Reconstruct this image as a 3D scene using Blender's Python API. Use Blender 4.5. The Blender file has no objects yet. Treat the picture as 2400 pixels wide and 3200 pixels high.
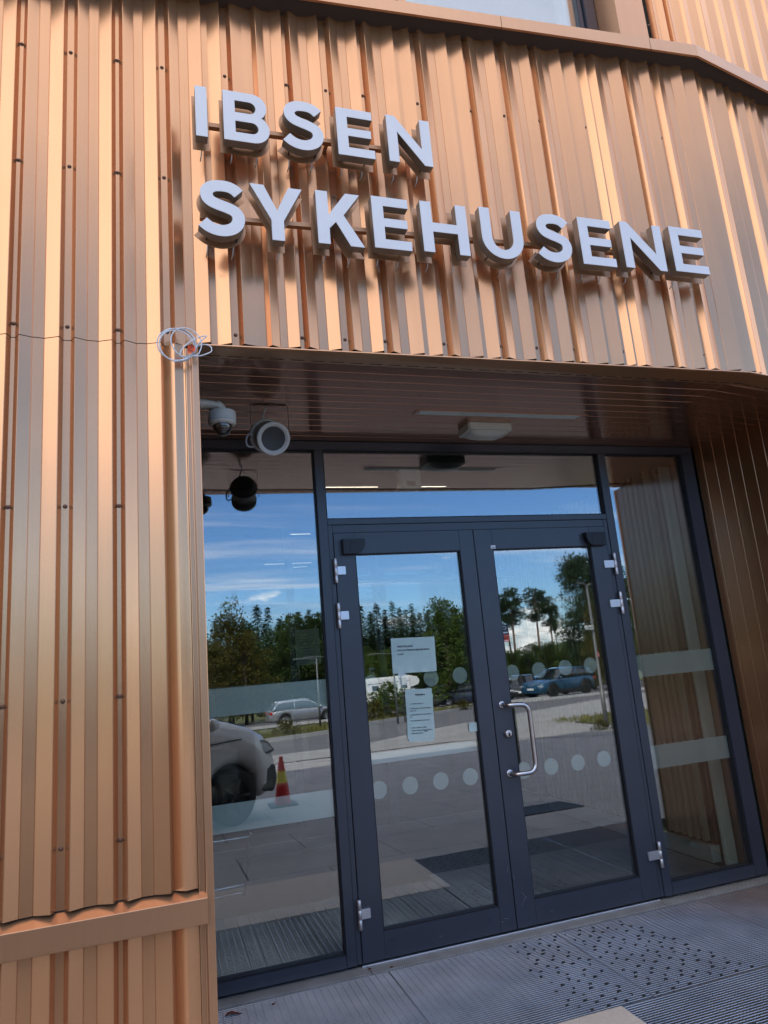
import bpy, bmesh, math, random
from mathutils import Vector, Matrix, Euler
random.seed(7)
S = bpy.context.scene
R = math.radians
# ------------------------------------------------------------------ camera
cam_d = bpy.data.cameras.new('camera'); cam = bpy.data.objects.new('camera', cam_d)
S.collection.objects.link(cam); S.camera = cam
cam_d.sensor_fit = 'VERTICAL'; cam_d.sensor_height = 32.0; cam_d.sensor_width = 24.0
cam_d.lens = 2181.2/3200*32.0
cam_d.clip_start = 0.05; cam_d.clip_end = 2000
cr = Vector((0.95073131, -0.29852106, -0.08363701)); cu = Vector((0.01502769, -0.22508884, 0.97422235)); cf = Vector((0.30965165, 0.92748056, 0.20951292))
m = Matrix((cr, cu, -cf)).transposed().to_4x4(); m.translation = Vector((0, -2.533, 1.42))
cam.matrix_world = m
# ------------------------------------------------------------------ world + sun
SUN_EL = 46.0
sd = Vector((-0.55, 0.835, 0)).normalized()          # horizontal direction towards the sun (behind the building)
W = bpy.data.worlds.new('World'); S.world = W; W.use_nodes = True
nt = W.node_tree; nt.nodes.clear()
def N(t, typ, **kw):
    n = t.nodes.new(typ)
    for k, v in kw.items():
        if k.startswith('i_'):
            n.inputs[k[2:].replace('_', ' ')].default_value = v
        else: setattr(n, k, v)
    return n
out = N(nt, 'ShaderNodeOutputWorld'); bg = N(nt, 'ShaderNodeBackground'); bg.inputs[1].default_value = 0.12
sky = N(nt, 'ShaderNodeTexSky', sky_type='NISHITA', sun_disc=False)
sky.sun_elevation = R(SUN_EL); sky.sun_rotation = math.atan2(sd.x, sd.y)
sky.air_density = 1.0; sky.dust_density = 0.6; sky.ozone_density = 2.0
tc = N(nt, 'ShaderNodeTexCoord'); sep = N(nt, 'ShaderNodeSeparateXYZ')
nt.links.new(tc.outputs['Generated'], sep.inputs[0])
# project the direction on a cloud layer: (x, y) / (z + .12)
def mth(t, op, a, b=None, clamp=False):
    n = N(t, 'ShaderNodeMath', operation=op, use_clamp=clamp)
    for i, v in enumerate((a, b)):
        if v is None: continue
        if isinstance(v, (int, float)): n.inputs[i].default_value = v
        else: t.links.new(v, n.inputs[i])
    return n.outputs[0]
zc = mth(nt, 'MAXIMUM', sep.outputs[2], 0.0)
den = mth(nt, 'ADD', zc, 0.10)
cx = mth(nt, 'DIVIDE', sep.outputs[0], den); cy = mth(nt, 'DIVIDE', sep.outputs[1], den)
comb = N(nt, 'ShaderNodeCombineXYZ'); nt.links.new(cx, comb.inputs[0]); nt.links.new(cy, comb.inputs[1])
mp = N(nt, 'ShaderNodeMapping'); mp.inputs['Scale'].default_value = (0.28, 1.5, 1); mp.inputs['Rotation'].default_value = (0, 0, R(12))
nt.links.new(comb.outputs[0], mp.inputs[0])
ns = N(nt, 'ShaderNodeTexNoise'); ns.inputs['Scale'].default_value = 1.6; ns.inputs['Detail'].default_value = 6; ns.inputs['Roughness'].default_value = 0.55; ns.inputs['Distortion'].default_value = 0.5
nt.links.new(mp.outputs[0], ns.inputs[0])
rp = N(nt, 'ShaderNodeMapRange', interpolation_type='SMOOTHSTEP'); rp.inputs[1].default_value = 0.47; rp.inputs[2].default_value = 0.80; rp.inputs[4].default_value = 0.50
nt.links.new(ns.outputs[0], rp.inputs[0])
# heaped clouds low over the horizon
mp2 = N(nt, 'ShaderNodeMapping'); mp2.inputs['Scale'].default_value = (3.2, 3.2, 9.0); nt.links.new(tc.outputs['Generated'], mp2.inputs[0])
ns2 = N(nt, 'ShaderNodeTexNoise'); ns2.inputs['Scale'].default_value = 2.3; ns2.inputs['Detail'].default_value = 7; nt.links.new(mp2.outputs[0], ns2.inputs[0])
low = N(nt, 'ShaderNodeMapRange', interpolation_type='SMOOTHSTEP'); low.inputs[1].default_value = 0.17; low.inputs[2].default_value = 0.02; low.inputs[3].default_value = 0.0; low.inputs[4].default_value = 0.095
nt.links.new(sep.outputs[2], low.inputs[0])
side = N(nt, 'ShaderNodeMapRange', interpolation_type='SMOOTHSTEP'); side.inputs[1].default_value = 0.25; side.inputs[2].default_value = 0.5
nt.links.new(sep.outputs[0], side.inputs[0])
th = mth(nt, 'ADD', ns2.outputs[0], mth(nt, 'MULTIPLY', low.outputs[0], side.outputs[0]))
rp2 = N(nt, 'ShaderNodeMapRange', interpolation_type='SMOOTHSTEP'); rp2.inputs[1].default_value = 0.63; rp2.inputs[2].default_value = 0.74
nt.links.new(th, rp2.inputs[0])
cl = mth(nt, 'MAXIMUM', rp.outputs[0], mth(nt, 'MULTIPLY', rp2.outputs[0], mth(nt, 'GREATER_THAN', low.outputs[0], 0.001)), True)
tnt = N(nt, 'ShaderNodeMixRGB', blend_type='MULTIPLY'); tnt.inputs[0].default_value = 1.0; nt.links.new(sky.outputs[0], tnt.inputs[1]); tnt.inputs[2].default_value = (0.62, 0.88, 1.24, 1)
veil = N(nt, 'ShaderNodeMapRange', interpolation_type='SMOOTHSTEP'); veil.inputs[1].default_value = -0.05; veil.inputs[2].default_value = -0.60; veil.inputs[4].default_value = 0.80
nt.links.new(sep.outputs[0], veil.inputs[0])
vlow = N(nt, 'ShaderNodeMapRange', interpolation_type='SMOOTHSTEP'); vlow.inputs[1].default_value = 0.10; vlow.inputs[2].default_value = 0.40; nt.links.new(sep.outputs[2], vlow.inputs[0])
vzen = N(nt, 'ShaderNodeMapRange', interpolation_type='SMOOTHSTEP'); vzen.inputs[1].default_value = 0.40; vzen.inputs[2].default_value = 0.72; vzen.inputs[4].default_value = 0.52; nt.links.new(sep.outputs[2], vzen.inputs[0])
vrt = N(nt, 'ShaderNodeMapRange', interpolation_type='SMOOTHSTEP'); vrt.inputs[1].default_value = 0.70; vrt.inputs[2].default_value = 0.90; vrt.inputs[4].default_value = 0.45; nt.links.new(sep.outputs[0], vrt.inputs[0])
vall = mth(nt, 'MAXIMUM', mth(nt, 'MULTIPLY', veil.outputs[0], vlow.outputs[0]), mth(nt, 'MAXIMUM', vzen.outputs[0], vrt.outputs[0]))
cl = mth(nt, 'MAXIMUM', cl, mth(nt, 'MULTIPLY', vall, mth(nt, 'ADD', mth(nt, 'MULTIPLY', ns.outputs[0], 1.3), 0.2)), True)
mx = N(nt, 'ShaderNodeMixRGB'); nt.links.new(cl, mx.inputs[0]); nt.links.new(tnt.outputs[0], mx.inputs[1]); mx.inputs[2].default_value = (12.4, 11.9, 11.7, 1)
nt.links.new(mx.outputs[0], bg.inputs[0]); nt.links.new(bg.outputs[0], out.inputs[0])
sl = bpy.data.lights.new('sun', 'SUN'); sl.energy = 4.0; sl.angle = R(0.53); sl.color = (1.0, 0.95, 0.88)
so = bpy.data.objects.new('sun', sl); S.collection.objects.link(so)
to_sun = Vector((sd.x*math.cos(R(SUN_EL)), sd.y*math.cos(R(SUN_EL)), math.sin(R(SUN_EL))))
so.rotation_euler = to_sun.to_track_quat('Z', 'Y').to_euler(); so.location = (-20, 40, 40)
S.view_settings.view_transform = 'Standard'; S.view_settings.look = 'None'; S.view_settings.exposure = 1.1; S.view_settings.gamma = 1
S.render.engine = 'CYCLES'
S.cycles.max_bounces = 10; S.cycles.transparent_max_bounces = 24; S.cycles.glossy_bounces = 6
S.cycles.caustics_reflective = False; S.cycles.caustics_refractive = False; S.cycles.sample_clamp_indirect = 8

# ------------------------------------------------------------------ helpers
C = S.collection
def link_mesh(name, bm, mat, parent=None, smooth=False):
    me = bpy.data.meshes.new(name); bm.to_mesh(me); bm.free()
    mats = mat if isinstance(mat, (list, tuple)) else [mat]
    for mm in mats: me.materials.append(mm)
    if smooth:
        for p in me.polygons: p.use_smooth = True
    o = bpy.data.objects.new(name, me); C.objects.link(o)
    if parent is not None: o.parent = parent
    return o
def empty(name, loc=(0, 0, 0), rz=0.0, label=None, cat=None, group=None, kind=None):
    o = bpy.data.objects.new(name, None); C.objects.link(o); o.location = loc; o.rotation_euler = (0, 0, rz)
    o.empty_display_size = 0.05
    return tag(o, label, cat, group, kind)
def tag(o, label=None, cat=None, group=None, kind=None):
    if label: o['label'] = label
    if cat: o['category'] = cat
    if group: o['group'] = group
    if kind: o['kind'] = kind
    return o
def box(bm, x0, x1, y0, y1, z0, z1, mi=0, bev=0):
    vs = [bm.verts.new((x, y, z)) for x in (x0, x1) for y in (y0, y1) for z in (z0, z1)]
    fs = []
    for idx in ((0, 1, 3, 2), (4, 6, 7, 5), (0, 4, 5, 1), (2, 3, 7, 6), (0, 2, 6, 4), (1, 5, 7, 3)):
        f = bm.faces.new([vs[i] for i in idx]); f.material_index = mi; fs.append(f)
    if bev:
        es = set(e for f in fs for e in f.edges)
        bmesh.ops.bevel(bm, geom=list(es), offset=bev, segments=2, affect='EDGES', clamp_overlap=True)
    return fs
def tube(bm, pts, r, n=8, closed=False, mi=0):
    pts = [Vector(p) for p in pts]; rings = []
    L = len(pts)
    for i, p in enumerate(pts):
        a = pts[(i-1) % L] if (closed or i > 0) else p; b = pts[(i+1) % L] if (closed or i < L-1) else p
        t = (b-a).normalized()
        if i == 0 or not rings: u = t.orthogonal().normalized()
        else:
            u = (u - t*u.dot(t)); u = u.normalized() if u.length > 1e-6 else t.orthogonal().normalized()
        v = t.cross(u); rr = r[i] if isinstance(r, (list, tuple)) else r
        rings.append([bm.verts.new(p + (u*math.cos(2*math.pi*k/n)+v*math.sin(2*math.pi*k/n))*rr) for k in range(n)])
    rng = range(L if closed else L-1)
    for i in rng:
        A, B = rings[i], rings[(i+1) % L]
        for k in range(n):
            f = bm.faces.new((A[k], A[(k+1) % n], B[(k+1) % n], B[k])); f.material_index = mi; f.smooth = True
    if not closed:
        for rg, fl in ((rings[0], True), (rings[-1], False)):
            f = bm.faces.new(list(reversed(rg)) if fl else rg); f.material_index = mi
def lathe(bm, prof, n=32, origin=(0, 0, 0), axis=(0, 0, 1), mi=0, smooth=True):
    ax = Vector(axis).normalized(); u = ax.orthogonal().normalized(); v = ax.cross(u); o = Vector(origin); rings = []
    for r, h in prof:
        if r < 1e-5: rings.append([bm.verts.new(o+ax*h)])
        else: rings.append([bm.verts.new(o+ax*h+(u*math.cos(2*math.pi*k/n)+v*math.sin(2*math.pi*k/n))*r) for k in range(n)])
    for A, B in zip(rings, rings[1:]):
        for k in range(n):
            k2 = (k+1) % n
            if len(A) == 1 and len(B) == 1: continue
            if len(A) == 1: f = bm.faces.new((A[0], B[k2], B[k]))
            elif len(B) == 1: f = bm.faces.new((A[k], A[k2], B[0]))
            else: f = bm.faces.new((A[k], A[k2], B[k2], B[k]))
            f.material_index = mi; f.smooth = smooth
def fix(bm): bmesh.ops.recalc_face_normals(bm, faces=bm.faces[:])
def smooth_path(pts, k=6, closed=False):
    P = [Vector(p) for p in pts]; o = []
    n = len(P)
    for i in range(n if closed else n-1):
        p0 = P[(i-1) % n] if (closed or i > 0) else P[i]; p1 = P[i]; p2 = P[(i+1) % n]; p3 = P[(i+2) % n] if (closed or i < n-2) else P[i+1]
        for j in range(k):
            t = j/k
            o.append(0.5*((2*p1)+(p2-p0)*t+(2*p0-5*p1+4*p2-p3)*t*t+(3*p1-p0-3*p2+p3)*t**3))
    if not closed: o.append(P[-1])
    return o
def curve_mesh(name, loops, depth, mat, parent=None, offset=0, bevel=0):
    """filled 2D outline(s) in XY, extruded by depth (+-depth/2); returned as a mesh object"""
    cd = bpy.data.curves.new(name+'_c', 'CURVE'); cd.dimensions = '2D'; cd.fill_mode = 'BOTH'; cd.extrude = depth/2; cd.offset = offset
    if bevel: cd.bevel_depth = bevel; cd.bevel_resolution = 1
    for lp in loops:
        sp = cd.splines.new('POLY'); sp.points.add(len(lp)-1); sp.use_cyclic_u = True
        for i, p in enumerate(lp): sp.points[i].co = (p[0], p[1], 0, 1)
    return curve_to_mesh(name, cd, mat, parent)
def curve_to_mesh(name, cd, mat, parent):
    co = bpy.data.objects.new(name+'_t', cd); C.objects.link(co)
    dg = bpy.context.evaluated_depsgraph_get(); dg.update()
    me = bpy.data.meshes.new_from_object(co.evaluated_get(dg)); me.name = name
    bpy.data.objects.remove(co); bpy.data.curves.remove(cd)
    me.materials.clear(); me.materials.append(mat)
    o = bpy.data.objects.new(name, me); C.objects.link(o)
    if parent is not None: o.parent = parent
    return o
def text_mesh(name, body, size, mat, parent, loc, width=None, spacing=1.0, align='LEFT', rot=None, depth=0.0004, bold=0.0):
    cd = bpy.data.curves.new(name+'_c', 'FONT'); cd.body = body; cd.size = size; cd.extrude = depth; cd.align_x = align; cd.space_character = spacing; cd.offset = bold
    o = curve_to_mesh(name, cd, mat, parent)
    o.rotation_euler = rot if rot is not None else (R(90), 0, 0); o.location = loc
    if width:
        xs = [v.co.x for v in o.data.vertices]
        if xs: o.scale = (width/(max(xs)-min(xs)), 1, 1)
    return o
# ------------------------------------------------------------------ materials
def mat(name, col, rough=0.5, metal=0.0, spec=0.5, coat=0.0, coat_r=0.05, noise=0.0, nscale=20.0, bump=0.0, bscale=60.0, emit=None, es=0.0, stretch=None):
    m = bpy.data.materials.new(name); m.use_nodes = True; t = m.node_tree; b = t.nodes['Principled BSDF']
    b.inputs['Base Color'].default_value = (*col, 1); b.inputs['Roughness'].default_value = rough; b.inputs['Metallic'].default_value = metal
    b.inputs['Specular IOR Level'].default_value = spec; b.inputs['Coat Weight'].default_value = coat; b.inputs['Coat Roughness'].default_value = coat_r
    if emit: b.inputs['Emission Color'].default_value = (*emit, 1); b.inputs['Emission Strength'].default_value = es
    if noise or bump:
        tcn = N(t, 'ShaderNodeTexCoord'); src = tcn.outputs['Object']
        if stretch:
            mpn = N(t, 'ShaderNodeMapping'); mpn.inputs['Scale'].default_value = stretch; t.links.new(src, mpn.inputs[0]); src = mpn.outputs[0]
    if noise:
        n = N(t, 'ShaderNodeTexNoise'); n.inputs['Scale'].default_value = nscale; n.inputs['Detail'].default_value = 5; t.links.new(src, n.inputs[0])
        rr = N(t, 'ShaderNodeMapRange'); rr.inputs[1].default_value = 0.3; rr.inputs[2].default_value = 0.7; rr.inputs[3].default_value = 1-noise; rr.inputs[4].default_value = 1+noise
        t.links.new(n.outputs[0], rr.inputs[0])
        hs = N(t, 'ShaderNodeVectorMath', operation='SCALE'); hs.inputs[0].default_value = col; t.links.new(rr.outputs[0], hs.inputs['Scale']); t.links.new(hs.outputs[0], b.inputs['Base Color'])
    if bump:
        n2 = N(t, 'ShaderNodeTexNoise'); n2.inputs['Scale'].default_value = bscale; n2.inputs['Detail'].default_value = 4; t.links.new(src, n2.inputs[0])
        bp = N(t, 'ShaderNodeBump'); bp.inputs['Strength'].default_value = bump; bp.inputs['Distance'].default_value = 0.01; t.links.new(n2.outputs[0], bp.inputs['Height']); t.links.new(bp.outputs[0], b.inputs['Normal'])
    return m
def copper_mat(name, col=(0.71, 0.375, 0.19), rough=0.24, coat=0.06, wob=0.014):
    """metallic copper-bronze coil coating: faint waviness, dust, a few scuffs"""
    m = mat(name, col, rough, 0.78, 0.5, coat, 0.10)
    t = m.node_tree; b = t.nodes['Principled BSDF']
    tcn = N(t, 'ShaderNodeTexCoord'); g = tcn.outputs['Object']
    mpn = N(t, 'ShaderNodeMapping'); mpn.inputs['Scale'].default_value = (6, 6, 1.1); t.links.new(g, mpn.inputs[0])
    n = N(t, 'ShaderNodeTexNoise'); n.inputs['Scale'].default_value = 2.0; n.inputs['Detail'].default_value = 2; t.links.new(mpn.outputs[0], n.inputs[0])
    bp = N(t, 'ShaderNodeBump'); bp.inputs['Strength'].default_value = wob; bp.inputs['Distance'].default_value = 0.03; t.links.new(n.outputs[0], bp.inputs['Height']); t.links.new(bp.outputs[0], b.inputs['Normal'])
    # fine grime and scattered smudges
    n2 = N(t, 'ShaderNodeTexNoise'); n2.inputs['Scale'].default_value = 24; n2.inputs['Detail'].default_value = 8; n2.inputs['Roughness'].default_value = 0.7; t.links.new(g, n2.inputs[0])
    r2 = N(t, 'ShaderNodeMapRange'); r2.inputs[1].default_value = 0.68; r2.inputs[2].default_value = 0.76; r2.inputs[3].default_value = 1.0; r2.inputs[4].default_value = 0.86; t.links.new(n2.outputs[0], r2.inputs[0])
    n3 = N(t, 'ShaderNodeTexNoise'); n3.inputs['Scale'].default_value = 1.7; n3.inputs['Detail'].default_value = 3; t.links.new(g, n3.inputs[0])
    r3 = N(t, 'ShaderNodeMapRange'); r3.inputs[1].default_value = 0.3; r3.inputs[2].default_value = 0.7; r3.inputs[3].default_value = 0.94; r3.inputs[4].default_value = 1.05; t.links.new(n3.outputs[0], r3.inputs[0])
    mp4 = N(t, 'ShaderNodeMapping'); mp4.inputs['Scale'].default_value = (45, 45, 0.9); t.links.new(g, mp4.inputs[0])
    n4 = N(t, 'ShaderNodeTexNoise'); n4.inputs['Scale'].default_value = 1.0; n4.inputs['Detail'].default_value = 4; t.links.new(mp4.outputs[0], n4.inputs[0])
    r5 = N(t, 'ShaderNodeMapRange'); r5.inputs[1].default_value = 0.35; r5.inputs[2].default_value = 0.7; r5.inputs[3].default_value = 1.012; r5.inputs[4].default_value = 0.975; t.links.new(n4.outputs[0], r5.inputs[0])
    mu = mth(t, 'MULTIPLY', mth(t, 'MULTIPLY', r2.outputs[0], r3.outputs[0]), r5.outputs[0])
    hs = N(t, 'ShaderNodeVectorMath', operation='SCALE'); hs.inputs[0].default_value = col; t.links.new(mu, hs.inputs['Scale']); t.links.new(hs.outputs[0], b.inputs['Base Color'])
    r4 = N(t, 'ShaderNodeMapRange'); r4.inputs[1].default_value = 0.35; r4.inputs[2].default_value = 0.75; r4.inputs[3].default_value = rough-0.01; r4.inputs[4].default_value = rough+0.03; t.links.new(n2.outputs[0], r4.inputs[0])
    return m
M = {}
M['copper'] = copper_mat('copper_cladding')
M['copper_trim'] = copper_mat('copper_trim', (0.60, 0.33, 0.18), 0.32, 0.3, 0.02)
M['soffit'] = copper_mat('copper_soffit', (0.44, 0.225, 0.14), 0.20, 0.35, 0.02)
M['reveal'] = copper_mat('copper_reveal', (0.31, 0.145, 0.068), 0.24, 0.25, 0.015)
M['window_side'] = copper_mat('window_side_copper', (0.62, 0.33, 0.18), 0.35, 0.1, 0.02)
M['plate'] = copper_mat('copper_plate', (0.50, 0.27, 0.145), 0.40, 0.05, 0.01)
M['screw'] = mat('screw_head', (0.20, 0.12, 0.085), 0.45, 0.5)
M['letter'] = mat('silver_paint', (0.68, 0.665, 0.66), 0.42, 0.2, 0.5, 0.1, noise=0.03, nscale=9)
M['letter_side'] = mat('grey_return', (0.26, 0.205, 0.16), 0.45, 0.3)
M['anthracite'] = mat('anthracite_frame', (0.040, 0.046, 0.064), 0.36, 0.0, 0.5, 0.15, 0.2, noise=0.08, nscale=6, bump=0.02, bscale=900)
M['gasket'] = mat('black_gasket', (0.006, 0.006, 0.009), 0.6)
M['scratch'] = mat('bare_scratch', (0.35, 0.35, 0.36), 0.5)
M['closer'] = mat('black_plastic', (0.007, 0.008, 0.012), 0.45)
M['steel'] = mat('brushed_steel', (0.62, 0.60, 0.60), 0.24, 1.0, bump=0.03, bscale=150, stretch=(1, 1, 0.05))
M['alu'] = mat('satin_aluminium', (0.66, 0.66, 0.68), 0.38, 0.9)
M['white_plastic'] = mat('white_plastic', (0.62, 0.60, 0.55), 0.4, noise=0.04, nscale=30)
M['grey_plastic'] = mat('grey_speaker_body', (0.50, 0.48, 0.45), 0.45)
M['grille'] = mat('speaker_grille', (0.03, 0.032, 0.035), 0.55)
M['dark_dome'] = mat('smoked_dome', (0.02, 0.02, 0.022), 0.04, 0.0, 0.6, 1.0, 0.02)
M['cable'] = mat('white_cable', (0.62, 0.64, 0.68), 0.4)
M['orange_tag'] = mat('orange_tape', (0.80, 0.10, 0.015), 0.5, noise=0.08, nscale=60)
M['black_ink'] = mat('black_ink', (0.015, 0.015, 0.02), 0.6)
M['ink_soft'] = mat('printed_ink', (0.12, 0.14, 0.15), 0.6)
M['white_ink'] = mat('white_ink', (0.8, 0.8, 0.8), 0.5)
M['sticker_black'] = mat('sticker_black', (0.015, 0.02, 0.03), 0.3)
M['sticker_red'] = mat('sticker_red', (0.78, 0.10, 0.04), 0.4)
M['paper'] = mat('notice_paper', (0.43, 0.555, 0.52), 0.35, 0, 0.5, 1.0, 0.03, noise=0.06, nscale=12, bump=0.15, bscale=7)
M['diffuser'] = mat('lamp_cover', (0.55, 0.57, 0.55), 0.25, 0, 0.5, 0.3)
M['slot'] = mat('slot_light_cover', (0.62, 0.72, 0.72), 0.35)
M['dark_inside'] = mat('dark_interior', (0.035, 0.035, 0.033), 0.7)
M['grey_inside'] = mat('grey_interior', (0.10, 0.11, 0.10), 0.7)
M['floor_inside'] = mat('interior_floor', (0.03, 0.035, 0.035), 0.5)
M['film_solid'] = mat('pale_skirting', (0.30, 0.34, 0.32), 0.5)
M['slat'] = mat('oak_slat', (0.22, 0.20, 0.135), 0.55, noise=0.25, nscale=3, stretch=(8, 8, 0.6))
M['slat_back'] = mat('slat_backing', (0.02, 0.018, 0.015), 0.8)
M['led'] = mat('led_strip', (0.9, 0.8, 0.7), 0.5, emit=(1.0, 0.80, 0.62), es=2.6)
M['chrome'] = mat('chrome', (0.8, 0.8, 0.8), 0.08, 1.0)
M['leaf_dry'] = mat('dry_leaf', (0.14, 0.035, 0.018), 0.6, noise=0.3, nscale=60)
# glass
def glass_mat(name, f0, tint, wob=0.012):
    """coated glazing: Schlick reflectance f0 per face, the rest passes straight through"""
    m = bpy.data.materials.new(name); m.use_nodes = True; t = m.node_tree; t.nodes.clear()
    o = N(t, 'ShaderNodeOutputMaterial'); mixs = N(t, 'ShaderNodeMixShader'); geo = N(t, 'ShaderNodeNewGeometry')
    dt = N(t, 'ShaderNodeVectorMath', operation='DOT_PRODUCT'); t.links.new(geo.outputs['Incoming'], dt.inputs[0]); t.links.new(geo.outputs['True Normal'], dt.inputs[1])
    k = mth(t, 'SUBTRACT', 1.0, mth(t, 'ABSOLUTE', dt.outputs['Value'])); p5 = mth(t, 'POWER', k, 5.0)
    fac = mth(t, 'ADD', f0, mth(t, 'MULTIPLY', p5, 1-f0), True)
    tr = N(t, 'ShaderNodeBsdfTransparent'); tr.inputs[0].default_value = (*tint, 1); gl = N(t, 'ShaderNodeBsdfGlossy'); gl.inputs['Roughness'].default_value = 0.0; gl.inputs[0].default_value = (0.95, 0.98, 1, 1)
    tcn = N(t, 'ShaderNodeTexCoord'); nn = N(t, 'ShaderNodeTexNoise'); nn.inputs['Scale'].default_value = 1.6; nn.inputs['Detail'].default_value = 0; t.links.new(tcn.outputs['Object'], nn.inputs[0])
    bp = N(t, 'ShaderNodeBump'); bp.inputs['Strength'].default_value = wob; bp.inputs['Distance'].default_value = 0.01; t.links.new(nn.outputs[0], bp.inputs['Height']); t.links.new(bp.outputs[0], gl.inputs['Normal'])
    t.links.new(fac, mixs.inputs[0]); t.links.new(tr.outputs[0], mixs.inputs[1]); t.links.new(gl.outputs[0], mixs.inputs[2]); t.links.new(mixs.outputs[0], o.inputs[0])
    return m
M['glass'] = glass_mat('door_glass', 0.16, (0.93, 0.965, 0.95))
M['car_glass'] = mat('car_glass', (0.01, 0.014, 0.016), 0.05, 0, 0.8, 1.0, 0.02)
def film_mat():
    m = bpy.data.materials.new('frosted_film'); m.use_nodes = True; t = m.node_tree; t.nodes.clear()
    o = N(t, 'ShaderNodeOutputMaterial'); mixs = N(t, 'ShaderNodeMixShader'); mixs.inputs[0].default_value = 0.78
    tr = N(t, 'ShaderNodeBsdfTransparent'); df = N(t, 'ShaderNodeBsdfDiffuse'); df.inputs[0].default_value = (0.46, 0.53, 0.50, 1)
    t.links.new(tr.outputs[0], mixs.inputs[1]); t.links.new(df.outputs[0], mixs.inputs[2]); t.links.new(mixs.outputs[0], o.inputs[0]); return m
M['film'] = film_mat(); M['film_thin'] = film_mat(); M['film_thin'].node_tree.nodes['Mix Shader'].inputs[0].default_value = 0.42

# ------------------------------------------------------------------ terrain height
def H(y):
    if y > 0: return 0.0
    if y > -8: return 0.06*y
    if y > -75: return -0.48 + 0.044*(y+8)
    return -0.48 - 0.044*67
def sheet(name, poly, mt, lift, label=None, sub=None, **kw):
    """ground sheet: polygon (x, y) cut into strips so that it follows the slope"""
    bm = bmesh.new()
    vs = [bm.verts.new((x, y, 0)) for x, y in poly]; bm.faces.new(vs)
    for yy in (0, -8, -75):
        bmesh.ops.bisect_plane(bm, geom=bm.verts[:]+bm.edges[:]+bm.faces[:], plane_co=(0, yy, 0), plane_no=(0, 1, 0))
    for v in bm.verts: v.co.z = H(v.co.y) + lift
    fix(bm)
    for f in bm.faces:
        if f.normal.z < 0: f.normal_flip()
    o = link_mesh(name, bm, mt); tag(o, label=label, **kw); return o
M['grass'] = mat('grass_ground', (0.085, 0.095, 0.035), 0.9, noise=0.45, nscale=0.9, bump=0.8, bscale=14)
M['asphalt'] = mat('asphalt', (0.105, 0.10, 0.105), 0.85, noise=0.16, nscale=0.7, bump=0.3, bscale=150)
M['gravel'] = mat('light_gravel', (0.26, 0.25, 0.24), 0.9, noise=0.14, nscale=0.8, bump=0.3, bscale=80)
M['paving'] = mat('concrete_paving', (0.17, 0.165, 0.17), 0.8, noise=0.12, nscale=2.0, bump=0.2, bscale=150)
M['kerb'] = mat('granite_kerb', (0.36, 0.35, 0.34), 0.8, noise=0.15, nscale=8)
M['slab'] = mat('sand_stone_slab', (0.50, 0.43, 0.37), 0.75, noise=0.07, nscale=55, bump=0.15, bscale=260)
# ------------------------------------------------------------------ ground
sheet('ground', [(-400, 30), (400, 30), (400, -600), (-400, -600)], M['grass'], -0.07, kind='structure', label='rough green grass verge and ground sloping away from the building')
# near paving (in the shade of the building), with joints
t = M['paving'].node_tree; b = t.nodes['Principled BSDF']
tcn = N(t, 'ShaderNodeTexCoord'); br = N(t, 'ShaderNodeTexBrick'); br.offset = 0.5; br.inputs['Scale'].default_value = 1.0; br.inputs['Brick Width'].default_value = 1.2; br.inputs['Row Height'].default_value = 0.9; br.inputs['Mortar Size'].default_value = 0.006
br.inputs['Color1'].default_value = (0.32, 0.30, 0.29, 1); br.inputs['Color2'].default_value = (0.29, 0.275, 0.265, 1); br.inputs['Mortar'].default_value = (0.05, 0.05, 0.05, 1)
t.links.new(tcn.outputs['Object'], br.inputs[0]); nz = N(t, 'ShaderNodeTexNoise'); nz.inputs['Scale'].default_value = 3; nz.inputs['Detail'].default_value = 8; t.links.new(tcn.outputs['Object'], nz.inputs[0])
mm_ = N(t, 'ShaderNodeMixRGB', blend_type='MULTIPLY'); mm_.inputs[0].default_value = 0.5; t.links.new(br.outputs[0], mm_.inputs[1]); t.links.new(nz.outputs[0], mm_.inputs[2])
sc_ = N(t, 'ShaderNodeVectorMath', operation='SCALE'); sc_.inputs['Scale'].default_value = 1.35; t.links.new(mm_.outputs[0], sc_.inputs[0]); t.links.new(sc_.outputs[0], b.inputs['Base Color'])
sheet('pavement', [(-30, -0.552), (1.735, -0.552), (1.735, -0.502), (30, -0.502), (30, -12.2), (-30, -12.2)], M['paving'], 0.0, kind='structure', label='grey concrete paving in the shade before the entrance')
sheet('gravel_strip', [(-30, -12.3), (7.0, -12.3), (9, -9.0), (30, -9.5), (60, -26), (40, -34), (20, -26), (9.5, -19.0), (5.5, -15.2), (-30, -14.6)], M['gravel'], 0.008, kind='structure', label='pale sunlit concrete apron between paving and road')
sheet('road', [(-60, -12.0), (30, -12.0), (60, -24), (60, -30), (17.9, -34.7), (9.1, -27.6), (6.5, -23.9), (3.7, -22.6), (-60, -19)], M['asphalt'], -0.02, kind='structure', label='grey asphalt road in sunshine')
sheet('parking_lot', [(-10, -41.5), (24, -36.8), (60, -30.5), (60, -62), (-10, -56)], M['asphalt'], -0.03, kind='structure', label='asphalt parking area beyond the grass verge')
sheet('grass_island', [(10.6, -10.0), (11.6, -9.4), (14, -9.8), (16, -11.6), (15.6, -14.4), (13, -15.2), (11.2, -13.4)], M['grass'], 0.03, kind='structure', label='small grass island with lamp post')
bm = bmesh.new()
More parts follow.
